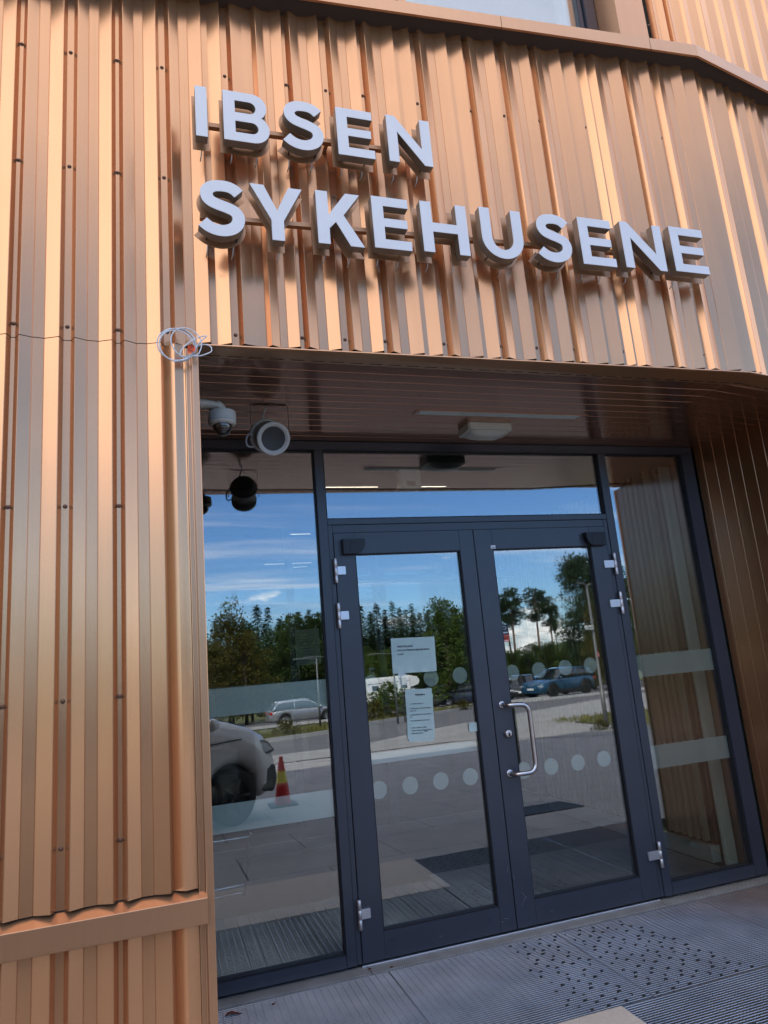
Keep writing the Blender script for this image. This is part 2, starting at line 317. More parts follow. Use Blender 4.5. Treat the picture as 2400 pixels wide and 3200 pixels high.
def kerb_run(pts, w=0.14, h=0.13):
    for (x0, y0), (x1, y1) in zip(pts, pts[1:]):
        L = math.hypot(x1-x0, y1-y0); n = max(1, int(L/1.0)); ux, uy = (x1-x0)/L, (y1-y0)/L
        for i in range(n):
            a = i*L/n+0.01; e = (i+1)*L/n-0.01; q = []
            for (d, s) in ((a, -1), (e, -1), (e, 1), (a, 1)):
                px, py = x0+ux*d-uy*s*w/2, y0+uy*d+ux*s*w/2; q.append((px, py))
            bt = [bm.verts.new((x, y, H(y)-0.05)) for x, y in q]; tp = [bm.verts.new((x, y, H(y)+h)) for x, y in q]
            bm.faces.new(tp); bm.faces.new(bt[::-1])
            for k in range(4): bm.faces.new((bt[k], bt[(k+1) % 4], tp[(k+1) % 4], tp[k]))
kerb_run([(-20, -20.6), (3.7, -22.55), (6.5, -23.85), (9.1, -27.55), (17.9, -34.6), (30, -33)])
kerb_run([(-20, -40.9), (8, -39.6), (24, -36.7)])
o = link_mesh('kerb', bm, M['kerb']); tag(o, kind='structure', label='pale kerbstones along the road and parking')
# beige stone slab
bm = bmesh.new()
pts = [(-3.0, -0.55), (1.733, -0.55), (1.733, 0.213), (0.16, 0.213), (0.16, -0.05), (-3.0, -0.05)]
tp = [bm.verts.new((x, y, 0.004)) for x, y in pts]; bt = [bm.verts.new((x, y, -0.05)) for x, y in pts]
bm.faces.new(tp); bm.faces.new(bt[::-1])
for k in range(6): bm.faces.new((bt[k], bt[(k+1) % 6], tp[(k+1) % 6], tp[k]))
fix(bm); o = link_mesh('stone_slab', bm, M['slab']); tag(o, kind='structure', label='sand coloured stone slab with a sharp corner beside the grating')

# ------------------------------------------------------------------ steel floor gratings (real bars)
M['galv'] = mat('galvanised_steel', (0.46, 0.43, 0.41), 0.34, 0.9, noise=0.16, nscale=5, bump=0.1, bscale=90)
M['pit'] = mat('grating_pit', (0.025, 0.024, 0.024), 0.9)
M['plug'] = mat('dark_grate_dot', (0.02, 0.02, 0.022), 0.8)  # small dark discs dotted over the gratings
_b = bmesh.new(); lathe(_b, [(0, 0.0011), (0.0075, 0.0009), (0.008, -0.006)], 10); DARK_DOT = bpy.data.meshes.new('dark_dot'); _b.to_mesh(DARK_DOT); _b.free(); DARK_DOT.materials.append(M['plug'])
def grating(x0, x1, y0, y1, dot_zone=False, label='', mesh=(0.0333, 0.0160), top=0.0, dep=0.030, tk=0.0026, kind=None, mt=None):
    root = empty('floor_grating', ((x0+x1)/2, (y0+y1)/2, top), label=label, cat='grating', group='steel gratings in front of the door')
    ox, oy = (x0+x1)/2, (y0+y1)/2
    bm = bmesh.new()
    box(bm, x0-ox+.001, x1-ox-.001, y0-oy, y0-oy+.003, -dep, 0); box(bm, x0-ox+.001, x1-ox-.001, y1-oy-.003, y1-oy, -dep, 0)
    box(bm, x0-ox, x0-ox+.003, y0-oy+.003, y1-oy-.003, -dep, 0); box(bm, x1-ox-.003, x1-ox, y0-oy+.003, y1-oy-.003, -dep, 0)
    link_mesh('frame', bm, mt or M['galv'], root)
    bm = bmesh.new(); n = int((y1-y0-0.006)/mesh[1])
    for i in range(1, n+1):
        y = y0-oy+i*mesh[1]; j = random.uniform(-.0006, .0006)
        # bearing bar with rounded (chamfered) top
        a = tk/2
        xs0, xs1 = x0-ox+.003, x1-ox-.003
        prof = [(y-a*.8, -dep*.9), (y-a*1.25, -0.002), (y-a*.5, -0.0002+j*.2), (y+a*.5, -0.0002+j*.2), (y+a*1.25, -0.002), (y+a*.8, -dep*.9)]
        A = [bm.verts.new((xs0, py, pz)) for py, pz in prof]; B = [bm.verts.new((xs1, py, pz)) for py, pz in prof]
        for k in range(5): bm.faces.new((A[k], B[k], B[k+1], A[k+1]))
    link_mesh('bearing_bars', bm, mt or M['galv'], root)
    bm = bmesh.new(); n = int((x1-x0-0.006)/mesh[0])
    for i in range(1, n+1):
        x = x0-ox+i*mesh[0]
        box(bm, x-.0012, x+.0012, y0-oy+.003, y1-oy-.003, -0.012, -0.0006)
    link_mesh('cross_bars', bm, mt or M['galv'], root)
    if dot_zone:
        yy = y0-oy+0.03; row = 0; cnt = 0
        while yy < y1-oy-0.02:
            xx = x0-ox+0.03+(0.0416 if row % 2 else 0)+row*0.012 % 0.03
            while xx < x1-ox-0.02:
                if dot_zone(xx+ox, yy+oy) and random.random() < 0.93 and cnt < 100:   # dark dots only inside the given zone
                    o = bpy.data.objects.new('dark_dot', DARK_DOT); C.objects.link(o); o.parent = root; cnt += 1
                    o.location = (xx+random.uniform(-.004, .004), yy+random.uniform(-.003, .003), 0); k = random.uniform(.75, 1.1); o.scale = (k*1.25, k*.9, 1)
                xx += 0.0833
            yy += 0.0395; row += 1
    return root
zone = lambda x, y: (abs(x-1.02-0.92*(1-y)/1.0*0.0 - 1.05) < 0.62-0.10*(y-0.6) and y > -0.5)
grating(0.172, 1.0045, 0.218, 0.995, False, 'left steel grating with a dry brown leaf, beside the copper corner')
grating(1.0055, 1.8995, 0.218, 0.995, lambda x, y: x > 1.56+0.1*(y-0.4), 'middle steel grating, its right side dotted dark, next to the stone slab')
grating(1.9005, 2.7995, 0.2145, 0.995, lambda x, y: x < 2.40-0.2*(y-0.5), 'steel grating dotted with dark spots before the right door leaf')
grating(2.8005, 3.50, 0.2145, 0.995, False, 'rightmost clean steel grating below the right sidelight')
grating(1.738, 2.7995, -0.498, 0.213, lambda x, y: x < 2.66, 'large dotted steel grating beside the stone slab corner')
grating(2.8005, 3.60, -0.498, 0.213, False, 'outer right steel grating near the copper wing')
bm = bmesh.new(); box(bm, 0.165, 3.61, -0.50, 1.0, -0.066, -0.045); o = link_mesh('grating_pit', bm, M['pit']); tag(o, kind='structure', label='dark pit under the gratings')
# perforated threshold strip
M['perf'] = mat('perforated_strip', (0.34, 0.33, 0.31), 0.5, 0.55)
t = M['perf'].node_tree; b = t.nodes['Principled BSDF']; tcn = N(t, 'ShaderNodeTexCoord'); vo = N(t, 'ShaderNodeTexVoronoi'); vo.inputs['Scale'].default_value = 150; vo.inputs['Randomness'].default_value = 0.0
mpn = N(t, 'ShaderNodeMapping'); mpn.inputs['Rotation'].default_value = (0, 0, R(45)); t.links.new(tcn.outputs['Object'], mpn.inputs[0]); t.links.new(mpn.outputs[0], vo.inputs[0])
cr_ = N(t, 'ShaderNodeValToRGB'); cr_.color_ramp.elements[0].position = 0.30; cr_.color_ramp.elements[0].color = (0.85, 0.82, 0.78, 1); cr_.color_ramp.elements[1].position = 0.42; cr_.color_ramp.elements[1].color = (0.30, 0.285, 0.265, 1)
t.links.new(vo.outputs['Distance'], cr_.inputs[0]); nz = N(t, 'ShaderNodeTexNoise'); nz.inputs['Scale'].default_value = 9; nz.inputs['Detail'].default_value = 8; t.links.new(tcn.outputs['Object'], nz.inputs[0])
mm_ = N(t, 'ShaderNodeMixRGB', blend_type='OVERLAY'); mm_.inputs[0].default_value = 0.6; t.links.new(cr_.outputs[0], mm_.inputs[1]); t.links.new(nz.outputs[0], mm_.inputs[2]); t.links.new(mm_.outputs[0], b.inputs['Base Color'])
th_ = empty('threshold_strip', (1.7, 1.03, 0.0), label='perforated metal threshold strip running under the glazed entrance', cat='threshold')
for a, e in ((0.17, 0.925), (0.928, 2.60), (2.603, 3.46)):
    bm = bmesh.new(); box(bm, a-1.7, e-1.7, -0.030, 0.075, -0.03, 0.006, bev=0.0015); link_mesh('strip', bm, M['perf'], th_)
bm = bmesh.new(); box(bm, 0.90-1.7, 2.62-1.7, 0.046, 0.10, 0.0065, 0.013, bev=0.002); link_mesh('sill', bm, M['alu'], th_)

# ------------------------------------------------------------------ the building
BLD = empty('building', (1.7, 0, 0), label='copper clad building with recessed glazed entrance', cat='building')
BX = 1.7
def part(name, bm, mt, parent=None, smooth=False, rel=True):
    if rel and (parent is None or parent is BLD):
        for v in bm.verts: v.co.x -= BX
    fix(bm)
    return link_mesh(name, bm, mt, parent or BLD, smooth)
WING = math.atan2(0.157, 0.82)          # the facade bends back right of the entrance
XB = 2.79
P = 0.028
def path(u, dep, ybase=0.0, xb=XB):
    """u metres along the facade, dep metres proud of it -> x, y"""
    if u <= xb: return u, ybase-dep
    c, s = math.cos(WING), math.sin(WING)
    return xb+(u-xb)*c+dep*s, ybase+(u-xb)*s-dep*c
def bay(a, b, kind, sa=0.0075, sb=0.0075):
    """profile between the strip centred at a and the one at b: list of (u, depth)"""
    L = (b-sb)-(a+sa); o = [(a+sa, 0.0)]; u = a+sa
    jt = random.Random(int(a*1000)+7)
    def seg(w, d, groove=False):
        nonlocal u
        if d == P: d = P+jt.uniform(-.0016, .0012)
        elif d > .005: d += jt.uniform(-.0022, .0022)
        u += w*L*jt.uniform(.97, 1.03)
        if abs(d-P) < .003:                    # small folded radius that catches a line of light
            o.append((u-.0011, d-.0005)); o.append((u+.0011, d-.0005))
        elif .006 < d < .012:                  # stiffening groove pressed in the flat
            o.append((u-.0016, d)); o.append((u-.0005, d-.0016)); o.append((u+.0006, d-.0016)); o.append((u+.0016, d))
        else: o.append((u, d))
    if kind == 'N':
        seg(.11, P); seg(.26, .010); seg(.24, .0085); seg(.315, P); seg(.075, 0)
    elif kind == 'A':      # two peaks, second half repeats with a steep step
        seg(.07, P); seg(.19, .014); seg(.17, .008); seg(.075, P); seg(.14, .012); seg(.125, .009); seg(.19, P); seg(.04, 0)
    elif kind == 'B':      # facets, bright face, flat, bright face
        seg(.075, P); seg(.16, .010); seg(.16, .0085); seg(.23, P); seg(.025, .004); seg(.10, .004); seg(.215, P); seg(.035, 0)
    elif kind == 'C':      # steep, gap, steep
        seg(.11, P); seg(.03, .002); seg(.08, .002); seg(.12, P); seg(.18, .010); seg(.16, .0085); seg(.27, P); seg(.05, 0)
    o[-1] = (b-sb, 0.0)
    return o
def cladding(name, strips, kinds, zf0, zf1, ybase=0.0, xb=XB, start=None, end=None, widths=None):
    prof = []
    widths = widths or [0.0075]*len(strips)
    for i in range(len(strips)-1):
        prof += bay(strips[i], strips[i+1], kinds[i], widths[i], widths[i+1])
    if start: prof = start+prof
    if end: prof += end
    # the bend itself gets a vertex
    q = []
    for (a, da), (b, db) in zip(prof, prof[1:]):
        q.append((a, da))
        if a < xb < b: q.append((xb, da+(db-da)*(xb-a)/(b-a)))
    q.append(prof[-1])
    bm = bmesh.new(); prev = None
    for u, d in q:
        x, y = path(u, d, ybase, xb); lo = bm.verts.new((x, y, zf0(u))); hi = bm.verts.new((x, y, zf1(u)))
        lo2 = bm.verts.new((x, y+0.0012, zf0(u)))
        if prev: 
            bm.faces.new((prev[0], lo, hi, prev[1]))
            bm.faces.new((prev[2], lo2, lo, prev[0]))
        prev = (lo, hi, lo2)
    for v in bm.verts: v.co.x -= BX
    return link_mesh(name, bm, M['copper'], BLD)
ZJ = 2.644; 
parz = lambda u: 4.31+0.0843*(max(u, -2)-1.018) if u < XB+.2 else 4.31+0.0843*(XB+.2-1.018)      # underside of the parapet flashing
def lowz(u): return 2.640+0.008*(u-0.15)
# left wall, three lifts (upper above the joint, middle, lower under the drip rail)
LS = [-2.56, -2.39, -2.21, -2.04, -1.865, -1.69, -1.515, -1.34, -1.165, -0.99, -0.82, -0.645, -0.472, -0.297, -0.125, 0.048]
LW = [0.0065, 0.012]*8
corner = [(0.071, P), (0.082, .024), (0.093, .0205), (0.103, .019), (0.108, .021), (0.110, .0)]
cladding('cladding_panel', LS, ['N']*15, lambda u: 0.7665, lambda u: ZJ-0.0015, widths=LW, end=corner)
cladding('cladding_panel', LS, ['N']*15, lambda u: 0.0, lambda u: 0.665, widths=LW, end=corner)
US = LS[:-1]+[0.048, 0.302, 0.565, 0.742, 0.914, 1.18, 1.447, 1.631, 1.817, 2.09, 2.368, 2.558]
UK = ['N']*15+['B', 'A', 'N', 'N', 'B', 'B', 'N', 'N', 'B', 'C', 'N']
UW = LW[:-1]+[0.012]+[0.013, 0.0065, 0.013, 0.0065]*3
UW = UW[:len(US)]
wing_s = [2.558+0.31, 3.12, 3.30, 3.57, 3.75, 4.02, 4.2, 4.47, 4.65, 4.9, 5.1, 5.35, 5.6]
US2 = US+wing_s; UK2 = UK+['B']+['B', 'N', 'C', 'N', 'B', 'N', 'C', 'N', 'B', 'N', 'B', 'N']; UW = (UW+[0.0065, 0.013]*12)[:len(US2)]
# everything above the joint; left of the opening it starts at the joint, over the opening at the lintel
cladding('cladding_panel', US2, UK2, lambda u: (ZJ+0.0015 if u < 0.13 else lowz(u)+0.0175), lambda u: parz(u)+0.02, widths=UW)
# right of the opening, down to the ground
cladding('cladding_panel', [3.75, 4.02, 4.2, 4.47, 4.65, 4.9, 5.1, 5.35, 5.6], ['B', 'N', 'C', 'N', 'B', 'N', 'B', 'N'], lambda u: 0.0, lambda u: lowz(3.6)+0.01)
# upper storey, set back a little, with a window gap
UP = 0.06
ups = [2.686, 2.80, 2.93, 3.10, 3.29, 3.47, 3.65, 3.84, 4.02, 4.2, 4.4, 4.6, 4.8, 5.0, 5.2, 5.4, 5.6]
cladding('cladding_panel', ups, ['N']*16, lambda u: 4.38, lambda u: 11.8, ybase=UP, xb=2.86)
cladding('cladding_panel', [-3.2+0.18*i for i in range(24)], ['N']*23, lambda u: 4.30, lambda u: 11.8, ybase=UP)
cladding('cladding_panel', [0.98+0.19*i for i in range(10)], ['N']*9, lambda u: 6.4, lambda u: 11.8, ybase=UP)
# far left and right plain continuation of the facade
for s0, s1 in ((-26, -3.2), ):
    n = int((s1-s0)/0.19); cladding('cladding_panel', [s0+(s1-s0)*i/n for i in range(n+1)], ['N']*n, lambda u: 0.0, lambda u: 11.8, ybase=0.0)
cladding('cladding_panel', [5.6+0.19*i for i in range(60)], ['N']*59, lambda u: 0.0, lambda u: 11.8, ybase=0.0)
cladding('cladding_panel', [-3.2+0.16*i for i in range(5)], ['N']*4, lambda u: 0.0, lambda u: 4.3)
# parapet flashing: fascia, top and drip lip
def flashing(name, us, zlo, zhi, proud, back, mt=M['copper_trim'], th=0.003, seam=0.0015):
    obs = []
    for a, b in zip(us, us[1:]):
        bm = bmesh.new(); a2, b2 = a+seam, b-seam
        cuts = [a2]+([XB+0.02] if a2 < XB+0.02 < b2 else [])+[b2]
        prev = None
        for u in cuts:
            pts = [(back, zhi(u)+0.012), (proud, zhi(u)), (proud, zlo(u)), (proud-0.012, zlo(u)), (proud-0.012, zlo(u)+0.02), (back, zlo(u)+0.03)]
            ring = [bm.verts.new((*path(u, d, 0, XB+0.02), z)) for d, z in pts]
            if prev:
                for k in range(6): bm.faces.new((prev[k], ring[k], ring[(k+1) % 6], prev[(k+1) % 6]))
            else: bm.faces.new(ring[::-1])
            prev = ring
        bm.faces.new(prev); obs.append(part(name, bm, mt))
    return obs
fz = lambda u: parz(u)-0.002
flashing('parapet_flashing', [-26, -3.2, -0.8, 1.62, 2.50, 5.2, 9.0, 16.0], fz, lambda u: fz(u)+0.064+0.004*(u-1), 0.105, -0.062)
bm = bmesh.new(); prev = None             # dark plate added under the flashing to deepen the shade on the ribs
for u in [-26, -3.2, -1, 1, XB-.02, XB+.06, 3.4, 5.2, 9, 16]:
    zz = fz(u)+0.006
    ring = [bm.verts.new((*path(u, d_, 0, XB+0.02), zz+dz_)) for d_, dz_ in ((0.090, 0.0), (0.090, 0.008), (-0.05, 0.008), (-0.05, 0.0))]
    if prev:
        for k in range(4): bm.faces.new((prev[k], ring[k], ring[(k+1) % 4], prev[(k+1) % 4]))
    prev = ring
part('flashing_shade_plate', bm, mat('shade_plate_brown', (0.07, 0.05, 0.042), 0.7))
# drip rail on the left wall
bm = bmesh.new()
rail = [(0.0, 0.762), (0.046, 0.742), (0.047, 0.740), (0.047, 0.668), (0.040, 0.668), (0.040, 0.664), (0.0, 0.664)]
A = [bm.verts.new((-3.2, -d, z)) for d, z in rail]; B = [bm.verts.new((0.1345, -d, z)) for d, z in rail]
for k in range(7): bm.faces.new((A[k], B[k], B[(k+1) % 7], A[(k+1) % 7]))
bm.faces.new(A[::-1]); bm.faces.new(B); part('drip_rail', bm, M['copper_trim'])
bm = bmesh.new(); box(bm, -3.1, 0.108, 0.0006, 0.004, 0.756, 0.80); part('gap_shade_strip', bm, M['gasket'])  # black strip stands in for the shade in the cavity behind the ribs
# jamb trim left of the opening: stepped folds
bm = bmesh.new()
tr = [(0.110, 0.0), (0.110, -0.0200), (0.1135, -0.0215), (0.1145, -0.016), (0.1235, -0.0165), (0.1245, -0.0240), (0.1285, -0.0250), (0.1295, -0.020), (0.1320, -0.0205), (0.1325, -0.030), (0.1345, -0.032), (0.1545, -0.032), (0.1570, -0.030), (0.1570, 0.0), (0.110, 0.0)]
A = [bm.verts.new((x, y, 0.0)) for x, y in tr[:-1]]; B = [bm.verts.new((x, y, 2.630)) for x, y in tr[:-1]]
for k in range(len(A)): bm.faces.new((A[k], B[k], B[(k+1) % len(A)], A[(k+1) % len(A)]))
bm.faces.new(B); part('corner_trim', bm, M['copper_trim'])
# lintel flashing: sloping fascia with slotted vent line
def lint(u, d, z): return (*path(u, d), z)
bm = bmesh.new(); prev = None
for u in (0.135, XB, 3.62):
    ring = [bm.verts.new(lint(u, d_, lowz(u)+z_)) for d_, z_ in ((-0.0015, 0.004), (-0.0015, 0.04), (-0.006, 0.04), (-0.006, 0.004))]
    if prev:
        for k in range(4): bm.faces.new((prev[k], ring[k], ring[(k+1) % 4], prev[(k+1) % 4]))
    prev = ring
part('gap_shade_strip', bm, M['gasket'])  # black band painted in for the shaded wedges under the rib ends
bm = bmesh.new(); prev = None
for u in (0.135, XB, 3.62):
    zl = lowz(u)
    ring = [bm.verts.new(lint(u, 0.040, zl+0.002)), bm.verts.new(lint(u, 0.041, zl-0.003)), bm.verts.new(lint(u, 0.034, zl-0.006)), bm.verts.new(lint(u, -0.068, 2.638)), bm.verts.new(lint(u, -0.068, zl+0.03)), bm.verts.new(lint(u, -0.02, zl+0.03)), bm.verts.new(lint(u, 0.0, zl+0.003))]
    if prev:
        for k in range(7): bm.faces.new((prev[k], ring[k], ring[(k+1) % 7], prev[(k+1) % 7]))
    else: bm.faces.new(ring[::-1])
    prev = ring
bm.faces.new(prev)
lintel = part('lintel_flashing', bm, M['copper_trim'])
u = 0.19            # vent slots in the underside
_b = bmesh.new(); box(_b, 0, 0.055, 0, 0.004, -0.0012, 0.0004); VS = bpy.data.meshes.new('vent_slot'); _b.to_mesh(VS); _b.free(); VS.materials.append(M['gasket'])
while u < 3.5:
    x, y = path(u, -0.045); o = bpy.data.objects.new('vent_slot', VS); C.objects.link(o); o.parent = lintel; o.location = (x-BX, y, 2.6372)
    if u > XB: o.rotation_euler = (0, 0, WING)
    u += 0.083
# soffit boards
YD = 1.07; ZS = 2.643
bm = bmesh.new()
def wing_x(y): return XB+(y)/math.tan(WING)
y = 0.072; k = 0; B_ = 0.0835
def boardz(bm, pts, z, th=0.0030, bev=0.0018):
    tp = [bm.verts.new((px, py, z+th)) for px, py in pts]
    n = len(pts); cxm = sum(p[0] for p in pts)/n; cym = sum(p[1] for p in pts)/n
    mid = [bm.verts.new((px, py, z+bev)) for px, py in pts]
    bt = [bm.verts.new((px+(bev if px < cxm else -bev), py+(bev if py < cym else -bev), z)) for px, py in pts]
    bm.faces.new(tp); bm.faces.new(bt[::-1])
    for i in range(n):
        j = (i+1) % n; bm.faces.new((tp[i], tp[j], mid[j], mid[i])); bm.faces.new((mid[i], mid[j], bt[j], bt[i]))
XJ = 2.728                              # mitre joint of the boards
while y < 1.06:
    y1 = min(y+B_-0.0035, 1.066)
    boardz(bm, [(0.158, y), (XJ-0.001, y), (XJ-0.001, y1), (0.158, y1)], ZS)
    y += B_; k += 1
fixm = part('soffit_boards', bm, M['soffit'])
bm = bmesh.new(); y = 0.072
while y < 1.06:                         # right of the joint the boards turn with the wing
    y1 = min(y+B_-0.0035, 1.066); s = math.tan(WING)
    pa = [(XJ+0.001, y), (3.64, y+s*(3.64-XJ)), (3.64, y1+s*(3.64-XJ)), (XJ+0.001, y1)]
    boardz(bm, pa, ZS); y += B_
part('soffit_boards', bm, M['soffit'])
bm = bmesh.new(); box(bm, 0.159, 3.64, 0.0715, 1.066, ZS+0.0032, ZS+0.0095); part('soffit_backing', bm, M['copper_trim'])  # lighter copper in the gaps imitates highlight lines between the boards
# right reveal: vertical boards, splayed
bm = bmesh.new(); p0 = Vector((3.394, 1.062)); p1 = Vector((3.607, -0.015)); dv = (p1-p0); Lr = dv.length; dv.normalize(); nv = Vector((-dv.y, dv.x))
if nv.x > 0: nv = -nv
a = 0.0; first = True
while a < Lr-0.01:
    w_ = 0.060 if first else B_; e = min(a+w_-0.003, Lr); first = False
    q0 = p0+dv*a; q1 = p0+dv*e; bv = 0.0022
    outl = [(q0-nv*0.01), (q0-nv*bv), (q0+dv*bv), (q1-dv*bv), (q1-nv*bv), (q1-nv*0.01)]
    A = [bm.verts.new((p.x, p.y, 0.004)) for p in outl]; Bv = [bm.verts.new((p.x, p.y, ZS-0.001)) for p in outl]
    for i in range(6): bm.faces.new((A[i], Bv[i], Bv[(i+1) % 6], A[(i+1) % 6]))
    bm.faces.new(A); bm.faces.new(Bv); a += w_
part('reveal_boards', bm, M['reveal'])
bm = bmesh.new()
A = [(3.4065, 1.06), (3.619, -0.012), (3.70, -0.012), (3.75, 0.30), (3.75, 1.06)]
lo = [bm.verts.new((x, y, 0)) for x, y in A]; hi = [bm.verts.new((x, y, ZS)) for x, y in A]
for i in range(5): bm.faces.new((lo[i], hi[i], hi[(i+1) % 5], lo[(i+1) % 5]))
part('reveal_backing', bm, M['copper_trim'])  # paler than the boards, so their gaps read as highlight lines
bm = bmesh.new(); tube(bm, [(3.609, -0.020, 0.0), (3.609, -0.020, ZS)], 0.012, 6); part('corner_trim', bm, M['copper_trim'])
# left reveal
bm = bmesh.new(); y = 0.0
while y < 1.06:
    y1 = min(y+B_-0.003, 1.066)
    box(bm, 0.140, 0.1535, y, y1, 0.002, ZS-0.001, bev=0.002); y += B_
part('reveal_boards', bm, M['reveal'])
# building mass (blocks the sun, closes the rooms)
M['mass'] = mat('rendered_core_wall', (0.25, 0.23, 0.21), 0.9)
bm = bmesh.new()
box(bm, -26, 0.139, 0.012, 18, -0.05, 2.70)                 # left of the entrance
box(bm, 3.76, 6.2, 0.62, 18, -0.05, 2.70)
box(bm, 3.61, 5.2, 0.45, 0.62, -0.05, 2.70)
box(bm, 0.139, 3.76, 9.0, 18, -0.05, 2.70)
box(bm, -26, 1.15, 0.075, 18, 2.70, 11.75); box(bm, 1.15, 2.72, 0.35, 18, 2.70, 11.75)
box(bm, 1.15, 2.72, 0.075, 0.35, 2.70, 4.36); box(bm, 1.15, 2.72, 0.075, 0.35, 6.42, 11.75); box(bm, 2.72, 2.86, 0.075, 18, 2.70, 11.75)
box(bm, 2.86, 5.0, 0.52, 18, 2.70, 11.75)
c_, s_ = math.cos(WING), math.sin(WING)
def wingbox(u0, u1, d0, d1, z0, z1):
    vs = [bm.verts.new((XB+(u-XB)*c_-d*-0*c_ - d*s_, (u-XB)*s_+d*c_, z)) for u in (u0, u1) for d in (d0, d1) for z in (z0, z1)]
    for idx in ((0, 1, 3, 2), (4, 6, 7, 5), (0, 4, 5, 1), (2, 3, 7, 6), (0, 2, 6, 4), (1, 5, 7, 3)): bm.faces.new([vs[i] for i in idx])
wingbox(2.87, 17, 0.09, 12, 2.705, 11.74); wingbox(3.9, 17, 0.05, 0.7, -0.04, 2.704)
part('core_wall', bm, M['mass'])
bm = bmesh.new(); box(bm, -26.2, 0.9, -0.10, 18, 11.80, 12.05); box(bm, 0.9, 3.0, -0.10, 18, 11.80, 12.05); part('roof_edge', bm, M['copper_trim'])

# upper window
WN = (1.20, 2.462); wz0, wz1 = 4.36, 6.4
bm = bmesh.new()
for a, b2, d0, d1 in ((WN[1]-0.075, WN[1], 0.20, 0.27), (WN[0], WN[0]+0.07, 0.20, 0.27)): box(bm, a, b2, d0, d1, wz0, wz1, bev=0.004)
box(bm, WN[1]-0.11, WN[1]-0.08, 0.215, 0.26, wz0, wz1, bev=0.003)
box(bm, WN[0]+.072, WN[1]-.112, 0.205, 0.265, wz0, wz0+0.06); box(bm, WN[0]+.072, WN[1]-.112, 0.205, 0.265, wz1-0.07, wz1)
uw = part('window', bm, M['anthracite'])
bm = bmesh.new(); box(bm, WN[0]+.06, WN[1]-.085, 0.235, 0.243, wz0+.03, wz1-.03); part('window_pane', bm, glass_mat('window_glass', 0.30, (0.8, 0.85, 0.85)), uw, rel=False)
for v in uw.children[0].data.vertices: v.co.x -= BX
bm = bmesh.new(); box(bm, WN[1]+0.001, 2.655, 0.045, 0.34, wz0-.02, wz1); part('window_reveal', bm, M['window_side'])
bm = bmesh.new(); box(bm, 1.16, WN[0]-.001, 0.045, 0.34, wz0-.02, wz1); part('window_reveal', bm, M['window_side'])
bm = bmesh.new(); 
for i in range(3):                      # folded blind behind the glass, right side
    tube(bm, [(2.27+i*0.03, 0.285, wz0), (2.27+i*0.03, 0.285, wz1)], 0.018, 8)
part('curtain', bm, mat('pale_curtain', (0.62, 0.66, 0.64), 0.8))
bm = bmesh.new(); box(bm, 1.16, 2.7, 0.34, 0.345, wz0, wz1); part('room_back', bm, M['grey_inside'])

# screws with washers, one small object each
def screw_mesh():
    bm = bmesh.new(); lathe(bm, [(0, 0.0058), (0.0035, 0.0056), (0.0052, 0.0036), (0.0054, 0.0016), (0.0072, 0.0014), (0.0078, 0.0)], 12, (0, 0, 0), (0, -1, 0)); 
    me = bpy.data.meshes.new('screw'); bm.to_mesh(me); bm.free(); me.materials.append(M['screw']); return me
SM = screw_mesh(); nscrew = 0
def screw(u, z, ybase=0.0, xb=XB):
    global nscrew
    x, y = path(u, 0.0004, ybase, xb); o = bpy.data.objects.new('screw', SM); C.objects.link(o); o.parent = BLD; o.location = (x-BX, y, z); nscrew += 1
    if u > xb: o.rotation_euler = (0, 0, WING)
for u in (-0.472, -0.297, -0.125, 0.048):
    for z in (3.883, 3.363, 2.697, 2.029, 1.383, 0.941): screw(u, z+(0.0 if u != 0.048 else 0.004))
for i, u in enumerate((0.302, 0.565, 0.742, 0.914, 1.18, 1.447, 1.631, 1.817, 2.09, 2.368, 2.558)):
    k = (u-0.3)/2.26
    for z in (2.706+0.05*k, 3.898+0.09*k, 4.37+0.13*k): screw(u, z)
    if i in (1, 2, 5, 7): screw(u, 3.37+.04*k)
for u in (2.868, 3.12): screw(u, 2.77); screw(u, 3.99)
screw(2.686, 4.80, UP, 2.86)
for i in range(0): pass
for v in ():
    pass

# ------------------------------------------------------------------ glazed entrance (parts of the building)
AN = M['anthracite']
def fr(bm, x0, x1, z0, z1, y0=YD, y1=YD+0.075, bev=0.002): box(bm, x0, x1, y0, y1, z0, z1, bev=bev)
ent = empty('entrance_frame', (0, 0, 0)); ent.parent = BLD; ent.location = (-BX, 0, 0)
FB = 0.021
bm = bmesh.new()
fr(bm, 0.156, 3.385, 2.592, ZS-0.002)                            # head
fr(bm, 0.8265, 0.8755, FB+.001, 2.5905); fr(bm, 2.6475, 2.7035, FB+.001, 2.5905)      # main mullions
fr(bm, 3.292, 3.385, FB+.001, 2.5905); fr(bm, 0.156, 0.21, FB+.001, 2.5905)
fr(bm, 0.877, 2.646, 2.168, 2.199)                               # transom
fr(bm, 0.212, 0.825, FB, 0.076); fr(bm, 2.705, 3.290, FB, 0.086)
part('frame', bm, AN, ent)
bm = bmesh.new()                                                 # inner door frame, set 6 mm back
fr(bm, 0.8775, 0.9015, 0.024, 2.166, YD+0.004, YD+.07); fr(bm, 2.6215, 2.6455, 0.024, 2.166, YD+0.004, YD+.07); fr(bm, 0.9025, 2.6205, 2.1225, 2.165, YD+0.004, YD+.07)
part('door_frame', bm, AN, ent)
bm = bmesh.new()                                                 # shadow gaps and gaskets
box(bm, 0.8757, 2.6473, YD+.03, YD+.06, 0.02, 2.20)
def gasket(x0, x1, z0, z1, g=0.006, y0=YD+0.010, y1=YD+0.03):
    box(bm, x0, x0+g, y0, y1, z0, z1); box(bm, x1-g, x1, y0, y1, z0, z1); box(bm, x0+g, x1-g, y0, y1, z0, z0+g); box(bm, x0+g, x1-g, y0, y1, z1-g, z1)
bm.free(); bm = bmesh.new()
